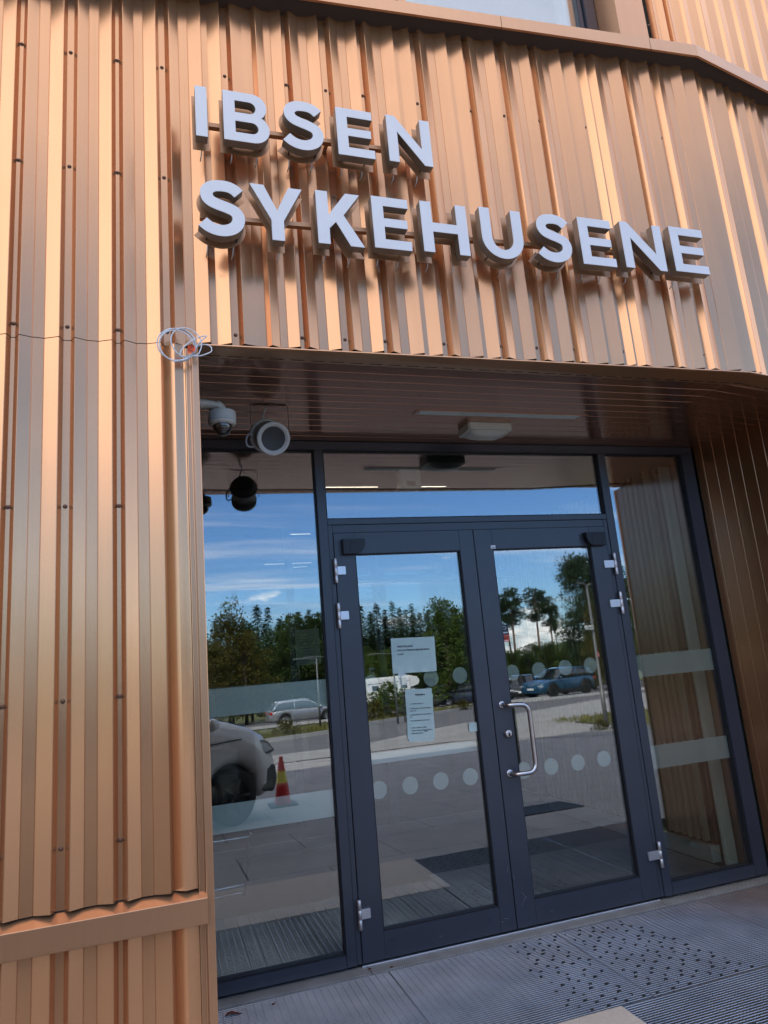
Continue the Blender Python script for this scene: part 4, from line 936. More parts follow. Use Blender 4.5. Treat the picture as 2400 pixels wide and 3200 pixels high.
# dry leaf on the grating
lf = empty('dry_leaf', (0.280, 0.911, 0.003), R(6), label='dry curled brown leaf lying on the grating by the copper corner', cat='leaf')
bm = bmesh.new(); n = 12; L_ = []
for i in range(n+1):
    t_ = i/n; w_ = 0.013*math.sin(math.pi*min(t_*1.1, 1))**.7*(1+.35*math.sin(t_*17)); x = -0.035+0.07*t_; z = 0.004+0.006*math.sin(t_*5)
    L_.append((bm.verts.new((x, -w_, z+.003)), bm.verts.new((x, 0, z)), bm.verts.new((x, w_, z+.004))))
for a, b2 in zip(L_, L_[1:]):
    for k in (0, 1): bm.faces.new((a[k], b2[k], b2[k+1], a[k+1]))
link_mesh('blade', bm, M['leaf_dry'], lf, True)
bm = bmesh.new(); tube(bm, smooth_path([(0.035, 0, .01), (0.048, .004, .008), (0.056, .012, .006)], 4), 0.0007, 5); link_mesh('stem', bm, M['leaf_dry'], lf)

for i, (x, y, r_, lb) in enumerate(((0.455, 0.93, 40, 'tiny dark twig on the left grating near the threshold strip'), (1.03, 1.012, 10, 'crumpled bit of leaf on the threshold strip below the left mullion'), (0.93, 1.045, -20, 'small dark leaf crumb against the foot of the left mullion'))):
    t_ = empty('leaf_scrap', (x, y, 0.007 if y > 1 else 0.002), R(r_), lb, 'leaf'); bm = bmesh.new()
    vs = [bm.verts.new((a, b2, c)) for a, b2, c in ((-.014, 0, 0), (-.004, .007, .004), (.006, .004, .001), (.015, .002, .005), (.004, -.005, .003), (-.006, -.006, .0))]; bm.faces.new(vs); link_mesh('blade', bm, M['leaf_dry'], t_)
# ------------------------------------------------------------------ interior seen through the glass
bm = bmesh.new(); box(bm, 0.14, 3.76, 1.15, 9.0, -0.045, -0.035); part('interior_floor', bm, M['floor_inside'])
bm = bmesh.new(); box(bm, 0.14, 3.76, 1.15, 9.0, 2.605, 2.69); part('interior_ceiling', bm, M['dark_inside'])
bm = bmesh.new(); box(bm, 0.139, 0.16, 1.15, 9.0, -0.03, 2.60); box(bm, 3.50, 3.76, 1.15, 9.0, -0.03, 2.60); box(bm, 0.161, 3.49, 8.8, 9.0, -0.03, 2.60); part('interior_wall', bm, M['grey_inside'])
bm = bmesh.new(); y = 1.50
while y < 4.9:
    box(bm, 3.335, 3.375, y, y+0.030, 0.12, 2.60, bev=0.002); y += 0.068
part('slat_wall', bm, M['slat'])
bm = bmesh.new(); box(bm, 3.376, 3.40, 1.46, 4.92, 0.10, 2.60); part('slat_backing', bm, M['slat_back'])
bm = bmesh.new(); box(bm, 3.33, 3.40, 1.46, 4.92, 0.0, 0.099); part('skirting', bm, M['film_solid'] if 'film_solid' in M else M['white_plastic'])
M['pale_band'] = mat('pale_band', (0.62, 0.72, 0.70), 0.4)
M['strip_post'] = mat('pale_green_post', (0.42, 0.50, 0.45), 0.5)
bm = bmesh.new(); box(bm, 3.37, 3.45, 1.375, 1.40, 0.0, 2.60); part('glass_edge_strip', bm, M['strip_post'])
# switch plate on the slats
sw = empty('wall_switch', (3.338, 2.12, 1.50), label='small white switch plate on the slatted wall inside', cat='switch')
bm = bmesh.new(); box(bm, -0.006, 0.0, -0.04, 0.04, -0.045, 0.045, bev=0.002); link_mesh('plate', bm, M['white_plastic'], sw)
bm = bmesh.new(); box(bm, -0.009, -0.0062, -0.02, 0.02, -0.025, 0.025, bev=0.001); link_mesh('rocker', bm, M['white_plastic'], sw)
# inner vestibule screen
vs_ = empty('vestibule_screen', (1.7, 3.45, 0), label='inner glazed vestibule screen with frosted band behind the doors', cat='glazed screen')
bm = bmesh.new()
for x in (-1.53, -0.62, 0.16, 0.95, 1.58): box(bm, x-.03, x+.03, -0.03, 0.03, 0, 2.60)
box(bm, -1.5, 1.55, -0.03, 0.029, 2.12, 2.18); box(bm, -1.5, 1.55, -0.03, 0.029, 0, 0.09)
link_mesh('frame', bm, AN, vs_)
bm = bmesh.new(); box(bm, -1.5, 1.55, 0.0, 0.006, 0.09, 2.60); link_mesh('pane', bm, glass_mat('inner_glass', 0.04, (0.9, 0.95, 0.92)), vs_)
bm = bmesh.new(); box(bm, -1.5, -0.65, -0.004, -0.003, 1.20, 1.33); link_mesh('frosted_band', bm, M['film'], vs_)
# grating mat inside
gi = grating(0.19, 1.69, 1.17, 2.20, False, 'dark entrance mat of metal bars inside, left half', (0.075, 0.023), top=-0.004, dep=0.02, tk=0.003); gi['group'] = 'entrance mats inside'
gi = grating(1.695, 3.32, 1.17, 2.30, False, 'dark entrance mat of metal bars inside, right half', (0.075, 0.023), top=-0.004, dep=0.02, tk=0.003); gi['group'] = 'entrance mats inside'
# lit linear lamps in the ceiling inside
for i, (x0, x1, y, lab) in enumerate(((1.075, 1.45, 1.895, 'short lit line lamp inside above the transom, left of the sensor box'), (1.60, 1.955, 1.89, 'short lit line lamp inside above the transom, right of the sensor box'), (1.07, 1.31, 3.52, 'lit line lamp seen through the upper left sidelight, nearest of the three'), (1.14, 1.68, 5.25, 'long lit line lamp seen through the left sidelight'), (1.50, 1.68, 5.55, 'faint short lit line lamp farthest inside'))):
    r = empty('ceiling_lamp', ((x0+x1)/2, y, 2.604), label=lab, cat='lamp', group='lit line lamps on the ceiling inside')
    bm = bmesh.new(); box(bm, (x0-x1)/2, (x1-x0)/2, -0.009, 0.009, -0.006, 0); link_mesh('diffuser', bm, M['led'], r)
    bm = bmesh.new(); box(bm, (x0-x1)/2-.006, (x1-x0)/2+.006, -0.014, -0.0095, -0.008, 0); box(bm, (x0-x1)/2-.006, (x1-x0)/2+.006, 0.0095, 0.014, -0.008, 0); link_mesh('housing', bm, M['closer'], r)
sb = empty('door_operator', (1.53, 1.50, 2.52), label='grey sensor box on the ceiling inside above the doors', cat='sensor')
bm = bmesh.new(); box(bm, -0.07, 0.07, -0.04, 0.04, -0.05, 0.08, bev=0.006); link_mesh('box', bm, M['diffuser'], sb)
bm = bmesh.new(); box(bm, -0.03, 0.03, -0.042, -0.0405, -0.03, 0.0); link_mesh('window', bm, M['closer'], sb)
# wall notice inside
nn_ = empty('notice', (1.20, 3.40, 1.60), label='sheet of paper taped on the inner screen behind the left sidelight', cat='notice')
bm = bmesh.new(); box(bm, -0.105, 0.105, -0.001, 0.0, -0.148, 0.148); link_mesh('sheet', bm, M['grey_paper'] if 'grey_paper' in M else mat('grey_paper', (0.45, 0.5, 0.42), 0.6), nn_)
for i in range(9):
    text_mesh('print_line', 'informasjon om besøk og åpningstider'[:22+(i*7) % 12], 0.012, M['ink_soft'], nn_, (-0.085, -0.0015, 0.115-0.026*i))
# chrome chair just inside the left sidelight
ch = empty('chair', (0.30, 2.15, 0.0), label='chrome sled base chair inside behind the left sidelight', cat='chair')
bm = bmesh.new()
for yy in (-0.02,):
    tube(bm, smooth_path([(-0.10, 0.42, 0.012), (0.16, 0.45, 0.012), (0.20, 0.44, 0.012), (0.215, 0.42, 0.03), (0.21, 0.0, 0.44), (0.19, -0.03, 0.45), (-0.12, -0.03, 0.45)], 6), 0.009, 10)
tube(bm, smooth_path([(-0.12, 0.60, 0.012), (0.20, 0.62, 0.012), (0.235, 0.60, 0.02), (0.24, 0.57, 0.05), (0.225, 0.10, 0.45)], 6), 0.009, 10)
link_mesh('frame', bm, M['chrome'], ch, True)
bm = bmesh.new(); box(bm, -0.13, 0.20, -0.05, 0.40, 0.455, 0.48, bev=0.008); link_mesh('seat', bm, M['closer'], ch)
bm = bmesh.new(); box(bm, -0.13, -0.11, -0.05, 0.40, 0.50, 0.86, bev=0.008); link_mesh('backrest', bm, M['closer'], ch)
# ------------------------------------------------------------------ trees
def leaf_mat(name, col, var=0.35, trans=0.25):
    m = bpy.data.materials.new(name); m.use_nodes = True; t = m.node_tree; t.nodes.clear(); o = N(t, 'ShaderNodeOutputMaterial')
    df = N(t, 'ShaderNodeBsdfDiffuse'); tl = N(t, 'ShaderNodeBsdfTranslucent'); mixs = N(t, 'ShaderNodeMixShader'); mixs.inputs[0].default_value = trans
    tcn = N(t, 'ShaderNodeTexCoord'); n = N(t, 'ShaderNodeTexNoise'); n.inputs['Scale'].default_value = 1.3; n.inputs['Detail'].default_value = 5; t.links.new(tcn.outputs['Object'], n.inputs[0])
    rr = N(t, 'ShaderNodeMapRange'); rr.inputs[1].default_value = 0.3; rr.inputs[2].default_value = 0.7; rr.inputs[3].default_value = 1-var; rr.inputs[4].default_value = 1+var; t.links.new(n.outputs[0], rr.inputs[0])
    hs = N(t, 'ShaderNodeVectorMath', operation='SCALE'); hs.inputs[0].default_value = col; t.links.new(rr.outputs[0], hs.inputs['Scale'])
    t.links.new(hs.outputs[0], df.inputs[0]); t.links.new(hs.outputs[0], tl.inputs[0]); t.links.new(df.outputs[0], mixs.inputs[1]); t.links.new(tl.outputs[0], mixs.inputs[2]); t.links.new(mixs.outputs[0], o.inputs[0]); return m
LM = {'spruce': leaf_mat('spruce_needles', (0.030, 0.052, 0.022), 0.5, 0.1), 'pine': leaf_mat('pine_needles', (0.045, 0.070, 0.034), 0.4, 0.15), 'green': leaf_mat('green_leaves', (0.085, 0.125, 0.028), 0.45, 0.35),
      'dark': leaf_mat('dark_leaves', (0.050, 0.075, 0.024), 0.45, 0.3), 'ochre': leaf_mat('ochre_leaves', (0.090, 0.078, 0.022), 0.45, 0.35), 'birch': leaf_mat('pale_leaves', (0.12, 0.14, 0.05), 0.4, 0.35)}
M['bark'] = mat('bark', (0.09, 0.065, 0.05), 0.9, noise=0.3, nscale=6); M['pine_bark'] = mat('pine_bark', (0.17, 0.10, 0.07), 0.9, noise=0.3, nscale=6)
def blade(bm, p, d, up, l, w):
    s = d.cross(up)
    if s.length < 1e-4: s = Vector((1, 0, 0))
    s = s.normalized()*w
    vs = [bm.verts.new(p-s*.4), bm.verts.new(p+d*l*.5-s), bm.verts.new(p+d*l), bm.verts.new(p+d*l*.5+s)]; bm.faces.new(vs)
rs = random.Random(11)
def spruce_mesh(h, r, dens=1.0):
    tk = bmesh.new(); tube(tk, [(0, 0, 0), (0.03, 0, h*.5), (0, 0, h*.985)], [h*.013, h*.008, 0.01], 7)
    bm = bmesh.new(); z = h*0.09
    while z < h*0.99:
        f = 1-z/h; rad = r*(f**0.78)*rs.uniform(.80, 1.15)+0.12; n = max(6, int((9+6*f)*dens)); a0 = rs.uniform(0, 6.3)
        for k in range(n):
            a = a0+2*math.pi*k/n+rs.uniform(-.25, .25); rr = rad*rs.uniform(.6, 1.12); zj = z+rs.uniform(-.018, .018)*h; d = Vector((math.cos(a), math.sin(a), 0)); droop = -0.25*rr-0.05
            m_ = max(2, int(rr/0.34))
            for j in range(m_):
                t_ = (j+.6)/m_; p = Vector((0, 0, min(zj, h*.985)))+d*rr*t_+Vector((0, 0, droop*t_*t_+rs.uniform(-.05, .05)))
                for s_i in (-1, 1):
                    dd = (d*0.9+Vector((-d.y, d.x, 0))*s_i*rs.uniform(.3, 1.0)+Vector((0, 0, rs.uniform(-.55, -.05)))).normalized()
                    blade(bm, p, dd, Vector((0, 0, 1)), rs.uniform(.42, .78)*(0.7+.5*f), rs.uniform(.10, .18))
        z += h*0.021*rs.uniform(.8, 1.2)
    for k in range(5): blade(bm, Vector((0, 0, h*.97)), Vector((rs.uniform(-.3, .3), rs.uniform(-.3, .3), 1)).normalized(), Vector((1, 0, 0)), .3, .05)
    return tk, bm
def clump(bm, c, r, n, l, w, flat=.7):
    for i in range(n):
        v = Vector((rs.gauss(0, 1), rs.gauss(0, 1), rs.gauss(0, 1))).normalized(); q = r*rs.uniform(.35, 1.0)
        p = c+Vector((v.x*q, v.y*q, v.z*q*flat)); d = (v+Vector((rs.uniform(-.8, .8), rs.uniform(-.8, .8), rs.uniform(-.5, .5)))).normalized()
        blade(bm, p, d, Vector((rs.uniform(-1, 1), rs.uniform(-1, 1), 1)), l*rs.uniform(.6, 1.3), w*rs.uniform(.6, 1.3))
def pine_mesh(h, r, bare=0.55, n=26):
    tk = bmesh.new(); bend = rs.uniform(-.3, .3); tube(tk, [(0, 0, 0), (bend*.5, .1, h*.35), (bend, 0, h*.7), (bend*.8, 0, h*.96)], [h*.013, h*.011, h*.007, .02], 8)
    bm = bmesh.new()
    for i in range(n):
        t_ = rs.uniform(0, 1); z = h*(bare+(1-bare)*t_*.97); a = rs.uniform(0, 6.3); rr = r*(1-abs(t_-.42)*1.15)*rs.uniform(.35, 1.0); c = Vector((bend+rr*math.cos(a), rr*math.sin(a), z))
        tube(tk, [(bend, 0, z-rr*.25), (bend+rr*.5*math.cos(a), rr*.5*math.sin(a), z-rr*.06), tuple(c)], [h*.003, h*.002, .012], 5)
        clump(bm, c, r*.30*rs.uniform(.7, 1.2), 150, .36, .06, .55)
    for i in range(6):
        a = rs.uniform(0, 6.3); z = h*rs.uniform(bare*.6, bare); rr = r*rs.uniform(.4, .8); tube(tk, [(bend*.7, 0, z), (bend*.7+rr*math.cos(a), rr*math.sin(a), z-.2)], [h*.0025, .01], 5)
    return tk, bm
def broad_mesh(h, r, n=34, l=.19, w=.075, base=.12, per=200):
    tk = bmesh.new(); tube(tk, [(0, 0, 0), (.1, .05, h*.3), (0, 0, h*.62), (.05, 0, h*.9)], [h*.018, h*.014, h*.008, .02], 8); bm = bmesh.new()
    for i in range(n):
        t_ = (i+.5)/n; z = h*(base+(1-base)*t_*.96); prof = math.sin(math.pi*min(1, .18+.80*t_))**.7; a = i*2.4+rs.uniform(-.5, .5); rr = r*prof*rs.uniform(.25, .95)
        c = Vector((rr*math.cos(a), rr*math.sin(a), z)); tube(tk, [(0, 0, z*.78), (c.x*.5, c.y*.5, z*.9), tuple(c)], [h*.005, h*.003, .012], 5)
        clump(bm, c, r*.34*rs.uniform(.7, 1.25), per, l, w, .8)
    return tk, bm
def pair(name, tk, bm, lm, bark):
    a = bpy.data.meshes.new('trunk'); tk.to_mesh(a); tk.free(); a.materials.append(bark); b2 = bpy.data.meshes.new('crown'); bm.to_mesh(b2); bm.free(); b2.materials.append(lm); return a, b2
KIT = {
 'spruce_a': pair('s', *spruce_mesh(14, 3.4), LM['spruce'], M['bark']), 'spruce_b': pair('s', *spruce_mesh(13, 2.9), LM['spruce'], M['bark']), 'spruce_c': pair('s', *spruce_mesh(15, 3.9, 1.15), LM['spruce'], M['bark']),
 'pine_a': pair('p', *pine_mesh(15, 2.5, .64, 34), LM['pine'], M['pine_bark']), 'pine_b': pair('p', *pine_mesh(15, 2.2, .66, 30), LM['pine'], M['pine_bark']), 'pine_c': pair('p', *pine_mesh(13, 3.6, .22, 110), LM['pine'], M['pine_bark']),
 'green_a': pair('b', *broad_mesh(8, 2.6, 34), LM['green'], M['bark']), 'green_b': pair('b', *broad_mesh(7, 2.2, 26), LM['green'], M['bark']), 'dark_a': pair('b', *broad_mesh(9, 3.0, 34, .22, .09), LM['dark'], M['bark']), 'dark_b': pair('b', *broad_mesh(10, 2.4, 34, .22, .085), LM['dark'], M['bark']),
 'ochre_a': pair('b', *broad_mesh(8, 2.3, 36, .17, .07), LM['ochre'], M['bark']), 'birch_a': pair('b', *broad_mesh(10, 2.0, 22, .22, .09, .2, 60), LM['birch'], M['bark']), 'bush_a': pair('b', *broad_mesh(1.6, .9, 16, .14, .05, .05, 70), LM['green'], M['bark']), 'bush_b': pair('b', *broad_mesh(1.3, 1.0, 16, .14, .05, .03, 70), LM['ochre'], M['bark'])}
TN = {'s': 'spruce_tree', 'p': 'pine_tree', 'g': 'deciduous_tree', 'd': 'deciduous_tree', 'o': 'deciduous_tree', 'b': 'birch_tree'}
def tree(kit, x, y, h, label, group=None, name=None, wide=1.0, z=None):
    a, b2 = KIT[kit]; hh = max(v.co.z for v in b2.vertices); s = h/hh
    r = empty(name or TN[kit[0]], (x, y, (H(y) if z is None else z)-0.08), rs.uniform(0, 6.28), label, 'bush' if 'bush' in kit else 'tree', group); r.scale = (s*wide, s*wide, s)
    for nm, me in (('trunk', a), ('crown', b2)):
        o = bpy.data.objects.new(nm, me); C.objects.link(o); o.parent = r
    return r
VY = 4.753
def at(dx, d): return dx*d, VY-d           # bearing and distance seen in the door glass -> ground position
def top(dz, d, y): return 1.42+dz*d-H(y)   # height of a thing whose top is seen at slope dz
# --- forest edge of spruces beyond the parking
FOR = 'forest edge trees beyond the parking area'
tops = [(-.20, .085), (-.17, .08), (-.145, .09), (-.12, .086), (-.095, .08), (-.07, .085), (-.045, .08), (-.02, .086), (.005, .08), (.03, .075), (.052, .062), (.112, .078), (.1323, .096), (.1475, .0915), (.163, .075), (.176, .079), (.191, .083), (.206, .085), (.221, .081), (.236, .079), (.251, .083), (.268, .080),
        (.284, .086), (.298, .077), (.3085, .088), (.321, .078), (.3335, .0905), (.3445, .080), (.354, .076), (.364, .085), (.376, .071), (.390, .074), (.405, .075), (.42, .077), (.437, .072), (.455, .07), (.475, .058)]
ORD = ['first', 'second', 'third', 'fourth', 'fifth', 'sixth', 'seventh', 'eighth', 'ninth', 'tenth', 'eleventh', 'twelfth', 'thirteenth', 'fourteenth', 'fifteenth', 'sixteenth', 'seventeenth', 'eighteenth']
CNT = {}
def lab(dx, row):
    z_ = 0 if dx < .03 else 1 if dx < .25 else 2 if dx < .47 else 3
    if row == 0 and z_ in (1, 2):
        CNT[z_] = CNT.get(z_, -1)+1
        return 'dark pointed spruce top, %s from the left in the reflection of the %s' % (ORD[CNT[z_]], 'left sidelight' if z_ == 1 else 'left door leaf')
    return ('dark pointed spruce in the forest edge ' if row == 0 else 'dark spruce in the rear row of the forest ')+('left of what the glass shows' if dx < .03 else 'seen in the left sidelight reflection' if dx < .25 else 'seen in the left door leaf reflection' if dx < .47 else 'seen behind the door frame and right leaf')
for i, (dx, dz) in enumerate(tops):
    d = 96+(i*37) % 9; x, y = at(dx, d); tree(('spruce_a', 'spruce_b', 'spruce_c')[i % 3], x, y, top(dz, d, y), lab(dx, 0), FOR, wide=.85 if i % 2 else 1.0)
for i in range(30):
    dx = -.19+i*.0222; d = 108; x, y = at(dx, d); tree(('spruce_c', 'spruce_a')[i % 2], x, y, top(.064+.012*rs.random() if dx < .44 else .03, d, y), lab(dx, 1), FOR, wide=1.35)
for i in range(16):
    dx = -.02+i*.031; d = 92; x, y = at(dx, d)
    if dx < .36: tree(('dark_a', 'dark_b', 'green_b')[i % 3], x, y, top(.018+.012*rs.random(), d, y), 'bushy light undergrowth tree, %s from the left before the dark spruces' % ORD[i], 'undergrowth trees before the spruces', wide=1.15)
# --- broad trees on the left
for i, (k, dx, dz, d, wd, lb) in enumerate((('ochre_a', .090, .088, 62, 1.15, 'ochre brown tree reflected in the left sidelight, the tallest ochre one'), ('birch_a', .094, .110, 64, .8, 'thin pale birch top rising above the ochre tree in the left reflection'), ('ochre_a', .112, .060, 58, 1.2, 'ochre brown tree right of the tallest ochre tree'), ('ochre_a', .068, .048, 56, 1.1, 'low ochre tree at the left edge of the sidelight reflection'),
        ('dark_b', .120, .075, 70, .9, 'dark green tree between the ochre trees and the spruces'), ('dark_a', .188, .083, 80, 1.2, 'broad dark green tree reflected at the right of the left sidelight'), ('dark_b', .212, .080, 80, 1.2, 'broad dark green tree next to the mullion reflection'), ('dark_a', .165, .066, 78, 1.1, 'dark green bushy tree in the middle of the left reflection'), ('dark_b', .030, .05, 70, 1.2, 'dark tree at the far left beyond the parking'), ('ochre_a', .0, .055, 66, 1.2, 'ochre tree at the far left beyond the parking'),
        ('green_a', .414, .096, 46, 1.0, 'large light green tree reflected in the left door leaf'), ('green_a', .445, .074, 47, .95, 'light green tree beside the larger one, near the meeting stile'), ('green_b', .478, .050, 48, 1.0, 'green tree reflected at the left edge of the right door leaf'), ('green_b', .298, .020, 84, 1.1, 'small light green tree in front of the spruces, left door leaf'))):
    x, y = at(dx, d); tree(k, x, y, top(dz, d, y), lb, wide=wd)
# --- pines
for i, (k, dx, dz, d, wd, lb) in enumerate((('pine_a', .531, .103, 100, 1.22, 'tall bare stemmed pine, leftmost of the three in the right door glass'), ('pine_b', .5215, .086, 104, 1.1, 'slender pine just behind the leftmost tall pine'), ('pine_b', .571, .101, 100, 1.2, 'tall pine in the middle of the three in the right door glass'), ('pine_a', .598, .085, 101, 1.0, 'shorter bare stemmed pine, rightmost of the three'), ('pine_b', .606, .072, 104, .6, 'thin pine behind the rightmost of the three'),
        ('pine_c', .672, .158, 62, 1.0, 'big wide pine behind the lamp post in the right door glass'), ('pine_c', .705, .15, 66, 1.0, 'second wide pine partly behind the lamp post, further right'), ('ochre_a', .702, .094, 44, .9, 'yellowing tree below the wide pine in the right door glass'), ('dark_b', .735, .12, 48, 1.1, 'dark tree at the right edge of the right door reflection'), ('ochre_a', .69, .03, 40, 1.0, 'low yellow green tree beside the lamp post'), ('dark_b', .665, .022, 50, .9, 'small dark pointed tree left of the lamp post'))):
    x, y = at(dx, d); tree(k, x, y, top(dz, d, y), lb, wide=wd)
k_ = 0
for i in range(15):                          # low bushy trees on the rise to the right
    dx = .488+i*.0128; d = 84+(i*29) % 12; x, y = at(dx, d); tree(('dark_a', 'green_b', 'dark_b')[i % 3], x, y, top(-.004+.012*abs(math.sin(i*1.3))+(.006 if dx > .56 else 0), d, y), 'low bushy green tree, %s from the left in the thicket below the tall pines' % ORD[i], 'thicket below the pines', wide=1.5)
for i in range(12):
    dx = .80+i*.06; d = 60; x, y = at(dx, d); tree(('dark_a', 'green_a', 'pine_c')[i % 3], x, y, 9+2*math.sin(i), 'bushy tree, %s in the row far to the right of the entrance' % ORD[i], 'trees far to the right', wide=1.3)
for i in range(12):
    x, y = -18-8*i, -60+3*math.sin(i*2.1); tree(('dark_a', 'green_a', 'spruce_a')[i % 3], x, y, 11+2*math.sin(i), 'tree, %s in the row far to the left of the entrance' % ORD[i], 'trees far to the left', wide=1.2)
# roadside bushes
for i, (dx, d, h, k, lb) in enumerate(((.302, 40, 1.7, 'bush_a', 'green roadside bush before the motorhome, left one'), (.318, 38, 2.1, 'bush_a', 'tall green roadside bush hiding the motorhome tail'), (.334, 40, 1.5, 'bush_a', 'green roadside bush behind the parking sign'), (.292, 37, 1.2, 'bush_b', 'low dry bush on the verge in the left door reflection'), (.165, 30.5, .8, 'bush_b', 'small dark shrub by the kerb in the left sidelight reflection'), (.43, 38, .7, 'bush_b', 'low dry bush on the verge before the dark cars'), (.665, 15.0, .35, 'bush_b', 'tuft of dry grass round the lamp post foot'))):
    x, y = at(dx, d); tree(k, x, y, h, lb, name='roadside_bush', wide=1.2)
# grass tufts on the verge: countless
bm = bmesh.new()
for i in range(5200):
    x = rs.uniform(-2, 34); yk = -22.8 if x < 4 else (-24 if x < 6.5 else (-27.8 if x < 9 else -28-(x-9)*.78)); y = min(yk-.3, -22.9)-abs(rs.gauss(0, 3.2))
    if y < -39: continue
    h = rs.uniform(.08, .30); p = Vector((x, y, H(y)-.06))
    for j in range(2): blade(bm, p, Vector((rs.uniform(-.4, .4), rs.uniform(-.4, .4), 1)).normalized(), Vector((rs.uniform(-1, 1), rs.uniform(-1, 1), 0)), h, .03)
for i in range(1500):
    x = rs.uniform(10.9, 15.4); y = rs.uniform(-14.6, -9.9); h = rs.uniform(.05, .18); blade(bm, Vector((x, y, H(y)+.02)), Vector((rs.uniform(-.4, .4), rs.uniform(-.4, .4), 1)).normalized(), Vector((rs.uniform(-1, 1), rs.uniform(-1, 1), 0)), h, .02)
o = link_mesh('grass_tufts', bm, leaf_mat('dry_grass', (0.16, 0.15, 0.05), .4, .3)); tag(o, label='tufts of dry grass on the roadside verge', cat='grass', kind='stuff')
# ------------------------------------------------------------------ vehicles
M['tyre'] = mat('tyre_rubber', (0.012, 0.012, 0.012), 0.85); M['rim'] = mat('alloy_rim', (0.35, 0.35, 0.36), 0.3, 0.9); M['rim_dark'] = mat('black_rim', (0.03, 0.03, 0.03), 0.35, 0.5)
M['trim'] = mat('black_trim', (0.015, 0.015, 0.016), 0.6); M['lamp_w'] = mat('headlight_glass', (0.55, 0.60, 0.66), 0.06, 0.3, 0.8, 1.0); M['lamp_r'] = mat('tail_light_red', (0.55, 0.01, 0.012), 0.15, 0, 0.6, 1.0); M['plate_w'] = mat('licence_plate', (0.75, 0.75, 0.72), 0.4)
def paint(name, col, metal=0.3): return mat(name, col, 0.35, metal, 0.5, 1.0, 0.03)
PT = {'silver': paint('silver_paint_car', (0.34, 0.35, 0.36), .6), 'white': paint('white_paint_car', (0.78, 0.77, 0.75), 0.0), 'blue': paint('blue_paint_car', (0.016, 0.075, 0.145), .35), 'black': paint('black_paint_car', (0.012, 0.013, 0.018), .3), 'navy': paint('navy_paint_car', (0.02, 0.028, 0.05), .3), 'grey': paint('grey_paint_car', (0.08, 0.085, 0.09), .5)}
def loft(bm, secs, mi=0):
    """secs: list of (x, [(y, z) ...]) half sections from bottom to top; mirrored"""
    rings = []
    for x, hs in secs:
        full = [(y, z) for y, z in hs]+[(-y, z) for y, z in reversed(hs)]
        rings.append([bm.verts.new((x, y, z)) for y, z in full])
    n = len(rings[0])
    for A, B2 in zip(rings, rings[1:]):
        for k in range(n): f = bm.faces.new((A[k], A[(k+1) % n], B2[(k+1) % n], B2[k])); f.material_index = mi; f.smooth = True
    bm.faces.new(rings[0][::-1]); bm.faces.new(rings[-1])
def interp(tab, x):
    for (a, va), (b2, vb) in zip(tab, tab[1:]):
        if x <= b2: return va+(vb-va)*max(0, (x-a))/(b2-a) if b2 > a else vb
    return tab[-1][1]
